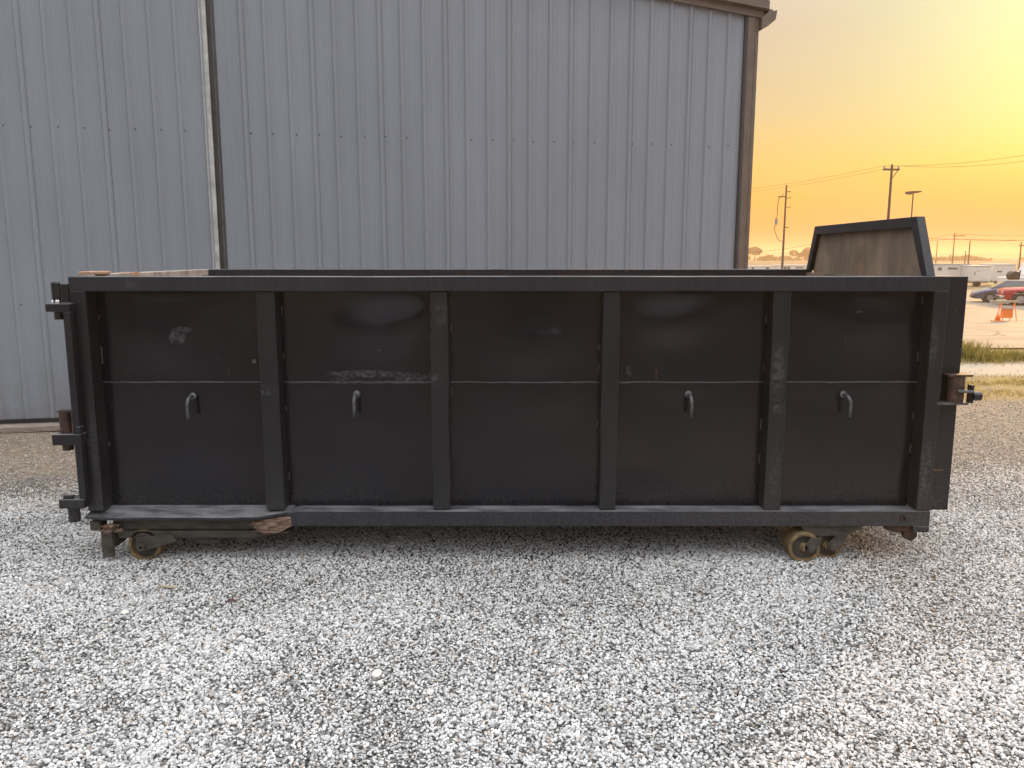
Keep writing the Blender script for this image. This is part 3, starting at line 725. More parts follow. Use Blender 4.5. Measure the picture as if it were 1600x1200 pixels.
def stone_fn(t, b):
    rn = t.node('ShaderNodeObjectInfo').outputs['Random']
    g = t.node('ShaderNodeNewGeometry').outputs['Position']; s = t.node('ShaderNodeSeparateXYZ'); t.put(s.inputs[0], g)
    c = t.ramp(rn, [(0, (.12, .118, .115)), (.12, (.30, .298, .292)), (.35, (.46, .458, .452)), (.65, (.59, .587, .58)), (.9, (.72, .715, .705)), (1, (.82, .815, .80))])
    odd = t.ramp(t.math('FRACT', t.math('MULTIPLY', rn, 57.3)), [(0, (.35, .22, .13)), (.4, (.5, .38, .26)), (1, (.42, .44, .48))])
    c = t.mix(t.math('MULTIPLY', t.math('GREATER_THAN', t.math('FRACT', t.math('MULTIPLY', rn, 911.7)), .95), .75), c, odd)
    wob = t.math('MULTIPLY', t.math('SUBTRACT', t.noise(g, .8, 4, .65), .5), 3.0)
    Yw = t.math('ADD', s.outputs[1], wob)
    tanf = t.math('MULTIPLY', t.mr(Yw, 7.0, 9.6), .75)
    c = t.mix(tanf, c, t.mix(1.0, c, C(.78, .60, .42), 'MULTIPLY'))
    n = t.noise(g, 160, 3, .6); c = t.mix(t.mr(n, .4, .7, 0, .25), c, C(.25, .24, .22))
    t.put(b.inputs['Base Color'], c)
M['stone'] = mat('crushed_stone', stone_fn, rough=.85, spec=.3)
me.materials.append(M['stone'])
ng = bpy.data.node_groups.new('scatter_stones', 'GeometryNodeTree'); ng.is_modifier = True
ng.interface.new_socket('Geometry', in_out='INPUT', socket_type='NodeSocketGeometry'); ng.interface.new_socket('Geometry', in_out='OUTPUT', socket_type='NodeSocketGeometry')
g = NT(ng); gi = g.node('NodeGroupInput'); go = g.node('NodeGroupOutput'); jn = g.node('GeometryNodeGeometryToInstance')
for k in range(7):
    ic = g.node('GeometryNodeMeshIcoSphere'); ic.inputs['Radius'].default_value = 1; ic.inputs['Subdivisions'].default_value = 2
    spn = g.node('GeometryNodeSetPosition'); g.l.new(ic.outputs[0], spn.inputs['Geometry'])
    pos = g.node('GeometryNodeInputPosition').outputs[0]
    nz_ = g.node('ShaderNodeTexNoise'); nz_.inputs['Scale'].default_value = 1.1; nz_.inputs['Detail'].default_value = 1.5
    off = g.vmath('ADD', pos, (k*7.3, k*3.1, 1.7)); g.l.new(off, nz_.inputs['Vector'])
    dsp = g.vmath('MULTIPLY', g.vmath('SUBTRACT', nz_.outputs['Color'], (.5, .5, .5)), (2.1, 2.1, 1.7))
    g.l.new(dsp, spn.inputs['Offset'])
    sm = g.node('GeometryNodeSetMaterial'); sm.inputs['Material'].default_value = M['stone']; g.l.new(spn.outputs[0], sm.inputs[0])
    ss = g.node('GeometryNodeSetShadeSmooth'); ss.inputs['Shade Smooth'].default_value = False; g.l.new(sm.outputs[0], ss.inputs[0])
    tr = g.node('GeometryNodeTransform'); tr.inputs['Scale'].default_value = (1, .72 + .06*k % .25, .62 + .05*(k % 4)); g.l.new(ss.outputs[0], tr.inputs[0])
    g.l.new(tr.outputs[0], jn.inputs[0])
ip = g.node('GeometryNodeInstanceOnPoints'); g.l.new(gi.outputs[0], ip.inputs['Points']); g.l.new(jn.outputs[0], ip.inputs['Instance'])
ip.inputs['Pick Instance'].default_value = True
def attr(nm, ty):
    a = g.node('GeometryNodeInputNamedAttribute', data_type=ty); a.inputs['Name'].default_value = nm; return a.outputs[0]
g.l.new(attr('pick', 'INT'), ip.inputs['Instance Index'])
e2r = g.node('FunctionNodeEulerToRotation'); g.l.new(attr('rot', 'FLOAT_VECTOR'), e2r.inputs[0]); g.l.new(e2r.outputs[0], ip.inputs['Rotation'])
g.l.new(attr('size', 'FLOAT'), ip.inputs['Scale']); g.l.new(ip.outputs[0], go.inputs[0])
md = grv.modifiers.new('scatter', 'NODES'); md.node_group = ng

# a few bigger stones and twigs that stand out
def rock(x, y, r, seed, label, flat=.7, m=None):
    bm = bmesh.new(); bmesh.ops.create_icosphere(bm, subdivisions=3, radius=1)
    for v in bm.verts:
        n = mnoise.noise_vector(v.co*1.2 + Vector((seed, seed*2, 0))); v.co += n*.45; v.co.z *= flat; v.co.x *= 1.2; v.co *= r
    me_ = bpy.data.meshes.new('rock'); bm.to_mesh(me_); bm.free(); me_.materials.append(m or M['bigstone'])
    o = bpy.data.objects.new('rock', me_); COL.objects.link(o); o.location = (x, y, gh(x, y)+r*.45); o.rotation_euler = (0, 0, seed); return tag(o, label, 'rock')
M['bigstone'] = mat('pale_limestone', col=(.62, .60, .54), rough=.85, ns=30, var=.15)
def gpos(x, y):
    p = put(x, y, 1.0); k = CAM_H/(CAM_H-p.z); return p.x*k, k
X, Y = gpos(589, 1057); rock(X, Y, .032, 1.4, 'largest pale chunk of limestone in the front gravel, left of centre')
X, Y = gpos(594, 1068); rock(X, Y, .016, 2.4, 'small white stone touching the front of the largest limestone chunk')
X, Y = gpos(672, 1084); rock(X, Y, .019, 4.4, 'upright white stone to the right of the largest limestone chunk')
X, Y = gpos(408, 1095); rock(X, Y, .022, 5.2, 'flat yellowish white stone in the lower left gravel')
X, Y = gpos(195, 960); rock(X, Y, .022, 6.2, 'rounded pale stone in the gravel left of the two twigs')
def twig(px_, py_, L, a, label, m):
    X, Y = gpos(px_, py_); mb = MB()
    p = [(X+math.cos(a)*L*(t-.5), Y+math.sin(a)*L*(t-.5)+.006*math.sin(t*7), gh(X, Y)+.022+.005*math.sin(t*5)) for t in (0, .2, .4, .6, .8, 1)]
    mb.tube(p, [.004, .008, .009, .008, .007, .003], 6); return tag(mb.build('twig', m, None), label, 'twig')
M['twigd'] = mat('dark_twig', col=(.12, .06, .04), rough=.9); M['twigl'] = mat('pale_twig', col=(.36, .28, .2), rough=.9)
twig(262, 922, .16, .05, 'pale twig lying on the gravel below the left roller', M['twigl'])
twig(363, 943, .065, .25, 'short dark brown twig on the gravel right of the pale one', M['twigd'])

# ------------------------------------------------------------------ grass (uncountable)
def grass(name, label, spots, m):
    mb_v, mb_f = [], []
    for (x, y, h, lean) in spots:
        a = random.uniform(0, 6.28); w = random.uniform(.004, .009)*(1+h*2); dx, dy = math.cos(a)*w, math.sin(a)*w
        la = random.uniform(0, 6.28); lx_, ly_ = math.cos(la)*lean*h, math.sin(la)*lean*h; z0 = gh(x, y)-.01; o = len(mb_v)
        mb_v += [(x-dx, y-dy, z0), (x+dx, y+dy, z0), (x+dx*.8+lx_*.35, y+dy*.8+ly_*.35, z0+h*.55), (x-dx*.8+lx_*.35, y-dy*.8+ly_*.35, z0+h*.55), (x+lx_, y+ly_, z0+h)]
        mb_f += [(o, o+1, o+2, o+3), (o+3, o+2, o+4)]
    me_ = bpy.data.meshes.new(name); me_.from_pydata(mb_v, [], mb_f); me_.materials.append(m)
    o = bpy.data.objects.new(name, me_); COL.objects.link(o); return tag(o, label, 'grass', kind='stuff')
def grass_mat(name, c1, c2):
    def fn(t, b):
        g_ = t.node('ShaderNodeNewGeometry'); n = t.noise(g_.outputs['Position'], 5, 4, .7)
        c = t.mix(t.mr(n, .35, .65), C(*c1), C(*c2)); c = t.mix(t.math('MULTIPLY', g_.outputs['Random Per Island'], .5), c, C(.30, .25, .11))
        t.put(b.inputs['Base Color'], c)
        tl = t.node('ShaderNodeBsdfTranslucent'); t.put(tl.inputs[0], c); mx = t.node('ShaderNodeMixShader'); mx.inputs[0].default_value = .4
        t.l.new(b.outputs[0], mx.inputs[1]); t.l.new(tl.outputs[0], mx.inputs[2]); t.l.new(mx.outputs[0], t.n['Material Output'].inputs[0])
    return mat(name, fn, rough=.7, spec=.3)
M['grass_g'] = grass_mat('green_grass', (.11, .12, .02), (.24, .21, .04)); M['grass_y'] = grass_mat('dry_grass', (.24, .19, .05), (.38, .29, .10))  # blade colours pushed to gold, with the low sun's glow mixed in
sp_ = []
for _ in range(2300):
    cx = random.choice([9.8, 10.5, 10.9, 11.0, 11.4, 11.9, 12.05]); sig = .22
    x = random.gauss(cx, sig); y = random.gauss(19.1, .35)
    if x > 9.0: sp_.append((x, y, random.uniform(.10, .40)*(1.3 if cx in (10.9, 11.0) else .55 if cx < 12 else .8), .45))
grass('tall_grass', 'tall green and yellow grass clump growing at the edge of the parking lot', sp_, M['grass_g'])
sp_ = []
for _ in range(16000):
    x = random.uniform(7.5, 20); y = random.gauss(15.0, .75)
    if mnoise.noise((x*.9, y*1.6, 0)) > -.12: sp_.append((x, y, random.uniform(.02, .09), .8))
for _ in range(5000):
    x = random.uniform(9, 22); y = random.gauss(18.7, .35)
    if mnoise.noise((x*.9, y*1.6, 4)) > -.2: sp_.append((x, y, random.uniform(.03, .14), .8))
grass('short_grass', 'thin short yellow green grass in patches along the gravel track', sp_, M['grass_y'])
sp_ = [(random.gauss(25.4, 1.1), random.gauss(33.0, .3), random.uniform(.08, .38), .5) for _ in range(2600)]
grass('roadside_weeds', 'dry yellow weeds round the orange barricade in the lot', sp_, M['grass_y'])
sp_ = [(random.gauss(-7.15, .14), random.gauss(10.0, .12), random.uniform(.03, .12), .6) for _ in range(350)] + [(random.gauss(-7.6, .3), random.gauss(9.8, .4), random.uniform(.02, .06), .6) for _ in range(400)]
grass('wall_weeds', 'small green weed tuft on the dirt by the wall boards', sp_, M['grass_g'])

# ------------------------------------------------------------------ vehicles in the lot
def loft_body(st, name, m, parent, roofing=None):
    """st: (x, zbottom, zshoulder, ztop, half width bottom, half width shoulder, half width top)"""
    vs = []; mb = MB()
    for (x, zb, zs, zt, wb, ws, wt_) in st:
        vs += [(x, -wb, zb), (x, -ws, zs-.12), (x, -ws*.985, zs), (x, -wt_, zt), (x, wt_, zt), (x, ws*.985, zs), (x, ws, zs-.12), (x, wb, zb)]
    n = 8; fs = []
    for i in range(len(st)-1):
        for k in range(n): fs.append((i*n+k, i*n+(k+1)%n, (i+1)*n+(k+1)%n, (i+1)*n+k))
    fs += [tuple(range(n)), tuple(range(len(st)*n-1, (len(st)-1)*n-1, -1))]
    mb.add(vs, fs); return mb.build(name, m, parent, bevel=.02)
def wheel(x, y, r, w, parent, side=-1):
    mb = MB(); mb.lathe([(r*.62, -w/2), (r*.93, -w/2), (r, -w*.3), (r, w*.3), (r*.93, w/2), (r*.62, w/2)], (x, y, r), 'y', 24)
    wh = mb.build('wheel', M['tire'], parent, smooth=True)
    mb = MB(); mb.lathe([(0, -w*.42), (r*.16, -w*.44), (r*.2, -w*.30), (r*.55, -w*.28), (r*.63, -w*.46), (r*.63, w*.46), (0, w*.4)], (x, y, r), 'y', 20)
    mb.build('rim', M['rim'], wh)
    for k in range(5):
        a = k*1.2566; mb = MB(); c_, s_ = math.cos(a), math.sin(a)
        mb.add([(x+c_*r*.12-s_*r*.06, y+side*w*.43, r+s_*r*.12+c_*r*.06), (x+c_*r*.12+s_*r*.06, y+side*w*.43, r+s_*r*.12-c_*r*.06), (x+c_*r*.6+s_*r*.08, y+side*w*.45, r+s_*r*.6-c_*r*.08), (x+c_*r*.6-s_*r*.08, y+side*w*.45, r+s_*r*.6+c_*r*.08)], [(0, 1, 2, 3)])
        mb.build('spoke', M['chrome'], wh)
    return wh
def quad(parent, name, m, pts, th=.006):
    pts = [Vector(p) for p in pts]; n = (pts[1]-pts[0]).cross(pts[2]-pts[0]).normalized()*th
    mb = MB(); k = len(pts); mb.add([p-n for p in pts]+[p+n for p in pts], [tuple(range(k)), tuple(range(2*k-1, k-1, -1))]+[(i, (i+1)%k, (i+1)%k+k, i+k) for i in range(k)])
    return mb.build(name, m, parent)
def cabin(parent, m, xs_, zb, zt, wb, wt_, windows):
    """xs_: base front, roof front, roof rear, base rear"""
    a, b_, c_, d_ = xs_; mb = MB()
    mb.add([(a, -wb, zb), (a, wb, zb), (d_, wb, zb), (d_, -wb, zb), (b_, -wt_, zt), (b_, wt_, zt), (c_, wt_, zt), (c_, -wt_, zt)],
           [(0, 3, 2, 1), (4, 5, 6, 7), (0, 1, 5, 4), (1, 2, 6, 5), (2, 3, 7, 6), (3, 0, 4, 7)])
    o = mb.build('cabin', m, parent, bevel=.03)
    f = lambda x, t, s_: (x, s_*(wb+(wt_-wb)*t+.012), zb+(zt-zb)*t)
    for s_ in (-1, 1):
        for (x0, x1, x2, x3) in windows: quad(parent, 'side_window', M['glass'], [f(x0, .10, s_), f(x1, .10, s_), f(x2, .86, s_), f(x3, .86, s_)])
    g1 = lambda t, s_: (a+(b_-a)*t-.012, s_*(wb+(wt_-wb)*t-.08), zb+(zt-zb)*t)
    quad(parent, 'windshield', M['glass'], [g1(.08, -1), g1(.08, 1), g1(.9, 1), g1(.9, -1)])
    g2 = lambda t, s_: (d_+(c_-d_)*t+.012, s_*(wb+(wt_-wb)*t-.08), zb+(zt-zb)*t)
    quad(parent, 'rear_window', M['glass'], [g2(.08, -1), g2(.08, 1), g2(.9, 1), g2(.9, -1)])
    return o
p = put(1517, 472, 52.6)
car = thing('parked_car', 'slate blue hatchback car facing left, parked behind the red pickup', 'car', (p.x, 52.6, gz(52.6)+.035), R(-24))
loft_body([(0, .32, .50, .56, .55, .62, .50), (.12, .24, .60, .68, .72, .80, .66), (.6, .22, .74, .84, .84, .88, .70), (1.25, .22, .84, .94, .86, .89, .76), (2.0, .22, .86, .96, .87, .89, .78), (3.4, .22, .88, .98, .87, .89, .78), (4.1, .24, .88, .98, .84, .87, .74), (4.35, .32, .72, .9, .74, .80, .68)], 'body', M['bluepaint'], car)
cabin(car, M['bluepaint'], (1.0, 1.85, 3.5, 4.15), .93, 1.42, .80, .60, [(1.35, 2.5, 2.5, 1.95), (2.58, 3.35, 3.35, 2.58), (3.43, 3.85, 3.6, 3.43)])
for x in (.98, 3.42):
    for s_ in (-1, 1):
        MB().lathe([(0, -.004), (.375, -.004), (.375, .004), (0, .004)], (x, s_*.885, .33), 'y', 20).build('wheel_arch', M['dark'], car)
        wheel(x, s_*.84, .31, .22, car, s_)
mb = MB(); mb.box(.02, .16, -.72, -.50, .56, .66); mb.build('headlight', M['lamp'], car, bevel=.02)
mb = MB(); mb.box(.02, .16, .50, .72, .56, .66); mb.build('headlight', M['lamp'], car, bevel=.02)
mb = MB(); mb.box(-.04, .14, -.74, .74, .26, .44); mb.build('bumper', M['dark'], car, bevel=.03)
mb = MB(); mb.box(1.45, 1.58, -1.02, -.88, .93, 1.04); mb.build('door_mirror', M['dark'], car, bevel=.02)
mb = MB(); mb.box(2.3, 2.44, -.905, -.885, .78, .81); mb.build('door_handle', M['dark'], car)
mb = MB(); mb.box(1.3, 3.1, -.9, -.886, .42, .46); mb.build('side_moulding', M['chrome'], car)

p = put(1561, 470, 49.5)
pk = thing('pickup_truck', 'red pickup truck facing left with pale front bumper, beside the blue car', 'pickup truck', (p.x, 49.5, gz(49.5)+.035), R(-22))
loft_body([(0, .42, .74, .82, .80, .88, .74), (.1, .36, .90, .99, .86, .93, .80), (1.35, .36, .96, 1.06, .88, .94, .82), (1.6, .36, 1.0, 1.1, .88, .94, .86), (3.3, .36, 1.0, 1.1, .88, .94, .86)], 'body', M['redpaint'], pk)
mb = MB(); mb.box(3.36, 5.4, -.94, .94, .5, 1.08); mb.build('truck_bed', M['redpaint'], pk, bevel=.03)
cabin(pk, M['redpaint'], (1.35, 1.95, 3.1, 3.3), 1.08, 1.66, .86, .68, [(1.78, 2.9, 2.9, 2.1)])
for x in (.95, 4.4):
    for s_ in (-1, 1):
        MB().lathe([(0, -.004), (.45, -.004), (.45, .004), (0, .004)], (x, s_*.944, .42), 'y', 20).build('wheel_arch', M['dark'], pk)
        wheel(x, s_*.90, .37, .24, pk, s_)
mb = MB(); mb.box(-.14, .1, -.92, .92, .40, .58); mb.build('bumper', M['chrome'], pk, bevel=.03)
for s_ in (-1, 1):
    mb = MB(); mb.box(-.02, .13, s_*.6-.13+(.1*s_), s_*.6+.13+(.1*s_), .70, .86); mb.build('headlight', M['lamp'], pk, bevel=.02)
mb = MB(); mb.box(1.75, 1.9, -1.12, -.95, 1.12, 1.28); mb.build('door_mirror', M['dark'], pk, bevel=.02)
mb = MB(); mb.box(.6, 3.2, -.955, -.94, .70, .74); mb.build('side_moulding', M['chrome'], pk)

# flat bed truck at the right frame edge
p = put(1586, 452, 66)
ft = thing('utility_truck', 'white utility truck with rack and dark equipment at the right edge of the lot', 'truck', (p.x, 66, gz(66)+.035))
mb = MB(); mb.prism([(.6, .7), (.6, 1.5), (1.0, 2.35), (2.4, 2.45), (2.5, .7)], -1.0, 1.0, 'y'); mb.build('cab', M['white'], ft, bevel=.04)
quad(ft, 'side_window', M['glass'], [(1.0, -1.01, 1.5), (1.9, -1.01, 1.5), (1.9, -1.01, 2.15), (1.2, -1.01, 2.15)])
mb = MB(); mb.box(-1.0, .58, -.95, .95, .7, 1.25); mb.build('hood', M['white'], ft, bevel=.05)
mb = MB(); mb.box(2.55, 6.5, -1.1, 1.1, 1.0, 1.12); mb.build('flat_bed', M['beige'], ft)
for k in range(4):
    mb = MB(); mb.tube([(2.7+k*1.2, -1.05, 1.12), (2.7+k*1.2, -1.05, 2.6)], .035, 6); mb.build('rack_post', M['orange'], ft)
mb = MB(); mb.box(2.65, 6.4, -1.09, -1.01, 2.6, 2.68); mb.build('rack_rail', M['orange'], ft)
for x in (-.2, 5.2):
    for s_ in (-1, 1): wheel(x, s_*.9, .48, .3, ft, s_)
p = put(1575, 438, 60)
eq = thing('air_compressor', 'dark machine on a small trailer between the white trailers and the pickup', 'machine', (p.x, 60, gz(60)+.035))
mb = MB(); mb.box(0, 1.0, -.4, .4, .6, .72); mb.build('deck', M['dark'], eq)
mb = MB(); mb.lathe([(0, -.35), (.32, -.35), (.35, -.28), (.35, .28), (.32, .35), (0, .35)], (.35, 0, 1.5), 'y', 16); mb.build('drum', M['dark'], eq)
mb = MB(); mb.box(.05, .95, -.35, .35, .72, 1.2); mb.build('engine_cover', M['dark'], eq, bevel=.03)
mb = MB(); mb.tube([(.8, 0, 1.2), (.85, 0, 1.9)], .05, 8); mb.build('exhaust', M['dark'], eq)
for s_ in (-1, 1): wheel(.5, s_*.5, .32, .18, eq, s_)

# orange barricade
p = put(1560, 492, 33)
bc = thing('traffic_barricade', 'orange traffic barricade with beige top board standing in the weeds', 'barricade', (p.x+.06, 33, gz(33)+.035)); bc.scale = (.85, .85, .85)
mb = MB(); mb.box(-.55, .85, -.03, .0, .88, 1.0); mb.build('top_board', M['beige'], bc, bevel=.01)
mb = MB(); mb.box(.03, .62, -.02, .02, .14, .66); mb.build('panel', M['orange'], bc, bevel=.01)
mb = MB(); mb.box(.05, .60, -.045, -.022, .56, .66); mb.build('board', M['beige'], bc)
for x in (0.0, .66):
    for s_ in (-1, 1):
        mb = MB(); mb.tube([(x, s_*.28, 0), (x, s_*.02, .86)], .02, 6); mb.build('leg', M['orange'], bc)
p = put(1551, 492, 33)
cn = thing('traffic_cone', 'small orange traffic cone leaning beside the barricade', 'cone', (p.x+.1, 32.8, gz(32.8)+.035))
mb = MB(); mb.lathe([(0, .0), (.11, .02), (.025, .36), (0, .36)], (0, 0, .02), 'z', 16); mb.build('cone_body', M['orange'], cn, smooth=True)
mb = MB(); mb.box(-.17, .17, -.17, .17, 0, .03); mb.build('cone_base', M['orange'], cn)

# ------------------------------------------------------------------ white trailers
def trailer(x0, x1, Y, ytop, ybase, label, wins, door=None, split=False):
    pa = put(x0, ybase, Y); pb = put(x1, ytop, Y); L = pb.x-pa.x
    g0 = gz(Y)+(.035 if Y < 76 else 0); H = pb.z-g0
    t = thing('office_trailer', label, 'trailer', (pa.x, Y, g0), 0, 'white trailers across the far side of the lot')
    fl_ = .5
    mb = MB(); mb.box(0, L, 0, 2.4, fl_, H-.08); mb.build('body', M['white'], t, bevel=.04)
    mb = MB(); mb.box(-.04, L+.04, -.05, 2.45, H-.08, H); mb.build('roof', M['grey'] if split else M['white'], t, bevel=.02)
    mb = MB(); mb.box(.1, L-.1, .1, 2.3, fl_-.14, fl_-.002); mb.build('chassis', M['grey'], t)
    for (u, v, w, h) in wins:
        f = MB().box(u*L-w/2-.04, u*L+w/2+.04, -.02, .0, v*H-h/2-.04, v*H+h/2+.04).build('window_frame', M['cream'], t)
        MB().box(u*L-w/2, u*L+w/2, -.03, -.021, v*H-h/2, v*H+h/2).build('pane', M['glass'], f)
    if door:
        u0, u1 = door
        mb = MB(); mb.box(u0*L, u1*L, -.03, -.002, fl_+.1, H-.3); dr = mb.build('door', M['white'], t, bevel=.01)
        mb = MB(); mb.box(u0*L+.08, u0*L+.13, -.06, -.031, H*.55, H*.72); mb.build('handle', M['dark'], dr)
    for u in (.28, .36): 
        MB().lathe([(0, 0), (.28, 0), (.3, .03), (.3, .2), (0, .2)], (u*L, .02, .3), 'y', 16).build('wheel', M['tire'], t)
    mb = MB(); mb.tube([(-.8, 1.2, .42), (0, 1.2, .46)], .05, 6); mb.build('tow_bar', M['dark'], t)
    return t
trailer(1442, 1516.5, 81, 412.5, 446, 'white trailer with a long vent window, right behind the dumpster corner', [(.34, .78, .35, .26), (.62, .80, .95, .17)], split=True)
trailer(1518, 1549, 79, 415, 444, 'short white trailer with side door, between two longer trailers', [(.3, .75, .3, .05)], (.06, .92))
trailer(1550, 1588, 81, 412.5, 446, 'white trailer with one small slot window, behind the blue car', [(.28, .66, .45, .10)])
trailer(1160, 1212, 105, 415.5, 440, 'distant white trailer by the building corner, leftmost of its row', [(.3, .8, .3, .3), (.75, .8, .4, .3)])
trailer(1216, 1262, 105, 414, 440, 'distant white trailer with a dark double window, left of the head board', [(.22, .78, .35, .35), (.34, .78, .35, .35), (.72, .82, 1.0, .12)])
p = put(1583, 412, 92)

# ------------------------------------------------------------------ poles, lamp, wires
def pole(xt, yt, Y, label, kind='plain', group=None, name='utility_pole', rtop=.10, rbot=.16):
    top = put(xt, yt, Y); g0 = gz(Y); h = top.z-g0
    t = thing(name, label, 'pole' if name == 'utility_pole' else 'lamp', (top.x, Y, g0), 0, group)
    mb = MB(); mb.tube([(0, 0, -.3), (0, 0, h)], [rbot*.8, rtop*.8], 10); mb.build('shaft', M['pole'], t, smooth=False)
    return t, h, top
t, h, ptB = pole(1394, 257, 60, 'tall wooden utility pole behind the head board with a small crossarm on top', group='utility poles beyond the lot')
mb = MB(); mb.box(-.62, .55, -.06, .06, h-.42, h-.30); mb.build('crossarm', M['pole'], t)
for x in (-.55, .48):
    MB().lathe([(0, 0), (.05, 0), (.07, .08), (.04, .2), (0, .2)], (x, 0, h-.30), 'z', 10).build('insulator', M['grey'], t)
mb = MB(); mb.tube([(.5, 0, h-.36), (.08, 0, h-.95)], .03, 6); mb.build('brace', M['pole'], t)
t, h, ptA = pole(1229, 289, 82, 'slim wooden utility pole with hanging gear, close to the building corner', group='utility poles beyond the lot')
for k, (zz_, L) in enumerate(((.7, .45), (1.3, .55), (2.2, .5), (4.2, .45))):
    mb = MB(); mb.box(0, L, -.04, .04, h-zz_, h-zz_+.07); mb.build('bracket', M['pole'], t)
mb = MB(); mb.tube([(-.25, 0, h-.9), (-.75, 0, h-1.4), (-.8, 0, h-3.2), (-1.0, 0, h-4.4), (-.55, 0, h-5.4), (0, 0, h-5.6)], .035, 6); mb.build('hanging_cable', M['wire'], t)
mb = MB(); mb.lathe([(0, 0), (.16, 0), (.16, .6), (0, .6)], (-.85, 0, h-3.9), 'z', 10); mb.build('transformer', M['grey'], t)
mb = MB(); mb.box(-.8, 0, -.04, .04, h-1.2, h-1.1); mb.build('bracket', M['pole'], t)
t, h, _ = pole(1427, 301, 85, 'tall double headed lot lamp on a steel pole, right of the utility pole', name='street_lamp', rtop=.08, rbot=.12)
mb = MB(); mb.prism([(-.75, h-.12), (-.72, h+.1), (-.1, h+.16), (-.02, h+.02), (-.3, h-.2)], -.25, .25, 'y'); mb.build('lamp_head', M['pole'], t)
mb = MB(); mb.prism([(.75, h+.06), (.72, h+.16), (.05, h+.16), (.02, h+.02), (.3, h-.06)], -.25, .25, 'y'); mb.build('lamp_head', M['pole'], t)
smalls = [(1492, 364, 190, 'distant utility pole with crossarm above the trailer vent, right of the head board', True),
          (1465, 376, 230, 'faint thin pole nearest to the head board on its right', False),
          (1516, 376, 170, 'dark leaning pole above the gap between two white trailers', False),
          (1509, 392, 210, 'shortest faint pole beside the dark leaning one', False),
          (1596, 378, 150, 'utility pole at the right edge above the utility truck', True)]
tops = []
for (x, y, Y, lab, arm) in smalls:
    t, h, tp = pole(x, y, Y, lab, group='utility poles beyond the lot', rtop=.13, rbot=.2); tops.append(tp)
    if arm:
        mb = MB(); mb.box(-.4, 2.4, -.08, .08, h-.75, h-.55); mb.build('crossarm', M['pole'], t)
def wire(pts, sag, label, r=.011):
    pts = [Vector(p) for p in pts]; out = []
    for a, b_ in zip(pts[:-1], pts[1:]):
        for k in range(12):
            f = k/12; q_ = a.lerp(b_, f); q_.z -= 4*sag*f*(1-f); out.append(q_)
    out.append(pts[-1]); mb = MB(); mb.tube(out, r, 5)
    return tag(mb.build('power_line', M['wire'], None), label, 'wire', 'overhead wires')
L0 = put(1090, 302, 100); R0 = put(1720, 231, 46)
B1 = ptB + Vector((-.55, 0, -.1)); B2 = ptB + Vector((.48, 0, -.1)); B3 = ptB + Vector((0, 0, -.55))
wire([L0, B1, R0 + Vector((-.5, 0, .25))], .35, 'uppermost overhead wire running past the top of the tall pole')
wire([L0 + Vector((.5, 0, -.15)), B2, R0 + Vector((.4, 0, .05))], .45, 'second overhead wire just below the uppermost one at the tall pole')
wire([put(1150, 395, 150), put(1290, 376, 160), put(1492, 373, 190), put(1640, 372, 150)], .5, 'low sagging wire crossing behind the head board', .035)
wire([put(1440, 372, 170), put(1516, 374, 170), put(1640, 375, 160)], .1, 'straight low wire above the white trailers on the right', .045)
wire([put(1300, 395, 190), put(1492, 365, 190), put(1640, 366, 190)], .4, 'thin wire hung from the distant crossarm pole', .03)

# ------------------------------------------------------------------ far trees and hills
def leaf_mat(): 
    def fn(t, b):
        g_ = t.node('ShaderNodeNewGeometry'); c = t.mix(g_.outputs['Random Per Island'], C(.035, .045, .02), C(.09, .085, .035)); t.put(b.inputs['Base Color'], c)
    return mat('foliage', fn, rough=.8, spec=.2)
M['leaf'] = leaf_mat()
def crown_pts(mb, cx, cy, cz, rx, rz, n, leaf, rnd):
    blobs = [(rnd.gauss(0, .45), rnd.gauss(0, .45), rnd.gauss(.0, .38), rnd.uniform(.35, .6)) for _ in range(9)]
    for _ in range(n):
        b_ = rnd.choice(blobs); v = Vector((rnd.gauss(0, 1), rnd.gauss(0, 1), rnd.gauss(0, 1))).normalized()*b_[3]*rnd.uniform(.6, 1)
        c_ = Vector((cx+(b_[0]+v.x)*rx, cy+(b_[1]+v.y)*rx, cz+(b_[2]+v.z)*rz))
        a = Vector((rnd.gauss(0, 1), rnd.gauss(0, 1), rnd.gauss(0, 1))).normalized()*leaf; d_ = Vector((rnd.gauss(0, 1), rnd.gauss(0, 1), rnd.gauss(0, 1))).normalized()*leaf
        mb.add([c_-a, c_+d_, c_+a, c_-d_], [(0, 1, 2, 3)])
def tree(x, y_top, Y, rx, label, seed):
    top = put(x, y_top, Y); g0 = gz(Y); H = top.z-g0; rnd = random.Random(seed)
    t = thing('tree', label, 'tree', (top.x, Y, g0), 0, 'far trees beyond the lot')
    mb = MB(); mb.tube([(0, 0, -.2), (.1, 0, H*.35), (.0, 0, H*.7)], [.35, .25, .1], 8)
    for k in range(4): a = k*1.6; mb.tube([(.05, 0, H*.35), (math.cos(a)*rx*.5, math.sin(a)*rx*.5, H*.62)], [.14, .04], 5)
    mb.build('trunk', M['pole'], t)
    mb = MB(); crown_pts(mb, 0, 0, H*.62, rx, H*.38, 2200, .45, rnd); mb.build('crown', M['leaf'], t)
tree(1180, 383, 480, 5.5, 'broad round hazy tree just right of the building corner', 1)
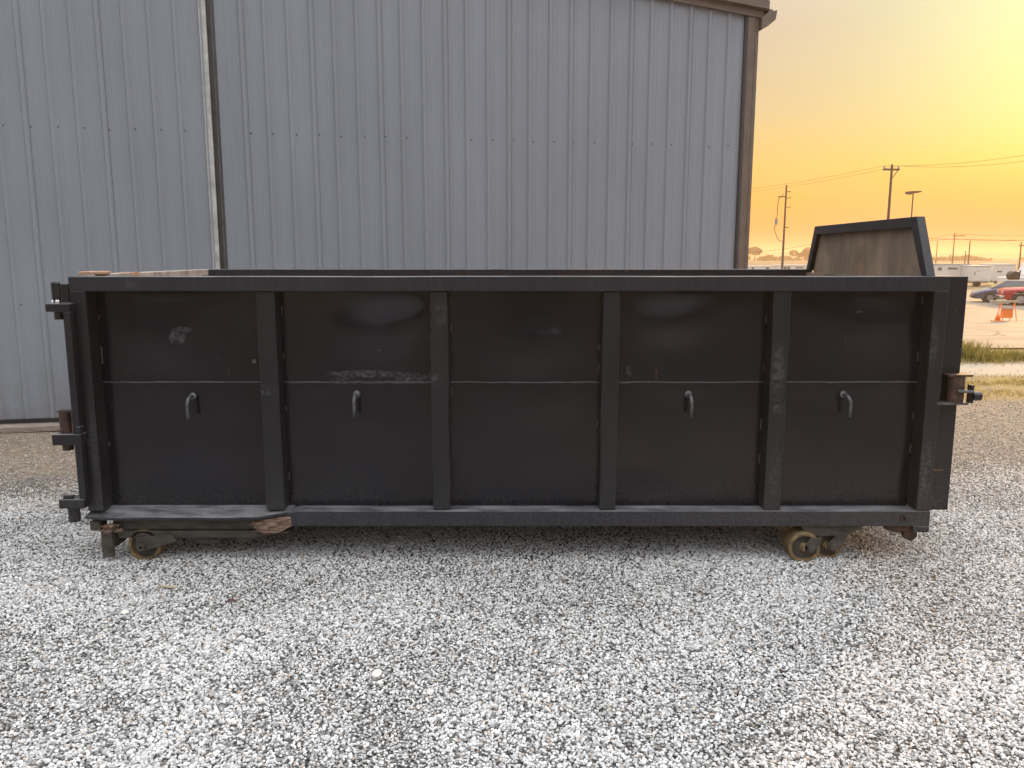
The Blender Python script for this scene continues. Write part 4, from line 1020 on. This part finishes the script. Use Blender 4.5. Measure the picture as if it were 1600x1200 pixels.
tree(1262, 386, 480, 5.0, 'hazy tree half hidden by the left side of the head board', 2)
mb = MB(); rnd = random.Random(5)
for k in range(150):
    x = -150 + k*6.2 + rnd.uniform(-2, 2); Y_ = 520 + rnd.uniform(-25, 40); hh = rnd.uniform(2.0, 3.4)
    crown_pts(mb, x, Y_, gz(Y_)+hh*.45, 5.5, hh*.6, 75, 1.1, rnd)
tag(mb.build('treeline', M['leaf'], None), 'far low treeline along the horizon that reads as one hazy band', 'trees', kind='stuff')
mb = MB(); n = 120; vs = []
for i in range(n+1):
    x = -900 + i*30; hh = 9 + 7*mnoise.noise((i*.11, 0, 0)) + 2.5*mnoise.noise((i*.5, 3, 0))
    vs += [(x, 1500, -1), (x, 1600, max(1, hh)), (x, 1900, -1)]
mb.add(vs, [(i*3+k, i*3+k+1, i*3+k+4, i*3+k+3) for i in range(n) for k in range(2)])
tag(mb.build('hills', mat('far_hill', col=(.07, .075, .05), rough=.95, ns=.01), None, smooth=True), kind='structure')

mb = MB(); rnd = random.Random(9)
for k in range(26):
    x = -60 + k*4.8 + rnd.uniform(-1.5, 1.5)
    if -11 < x < -3 or 6 < x < 11: continue
    hh = rnd.uniform(6, 10); crown_pts(mb, x, -34 + rnd.uniform(-4, 4), hh*.5, 3.6, hh*.5, 260, .9, rnd)
tag(mb.build('tree_row', M['leaf'], None), 'row of trees across the yard behind the photographer, mirrored in the paint', 'trees', kind='stuff')

# ------------------------------------------------------------------ evening haze
def haze():
    mb = MB(); mb.box(-1900, 2700, -1300, 2900, -1.7, 22)
    m = bpy.data.materials.new('haze'); m.use_nodes = True; t = NT(m.node_tree); t.n.clear()
    v = t.node('ShaderNodeVolumePrincipled'); v.inputs['Color'].default_value = (.97, .70, .42, 1); v.inputs['Density'].default_value = HAZE
    v.inputs['Anisotropy'].default_value = .3
    o = t.node('ShaderNodeOutputMaterial'); t.l.new(v.outputs[0], o.inputs['Volume'])
    tag(mb.build('haze', m, None), 'thin warm evening haze over the whole yard', 'haze', kind='stuff')
HAZE = .0009
haze()
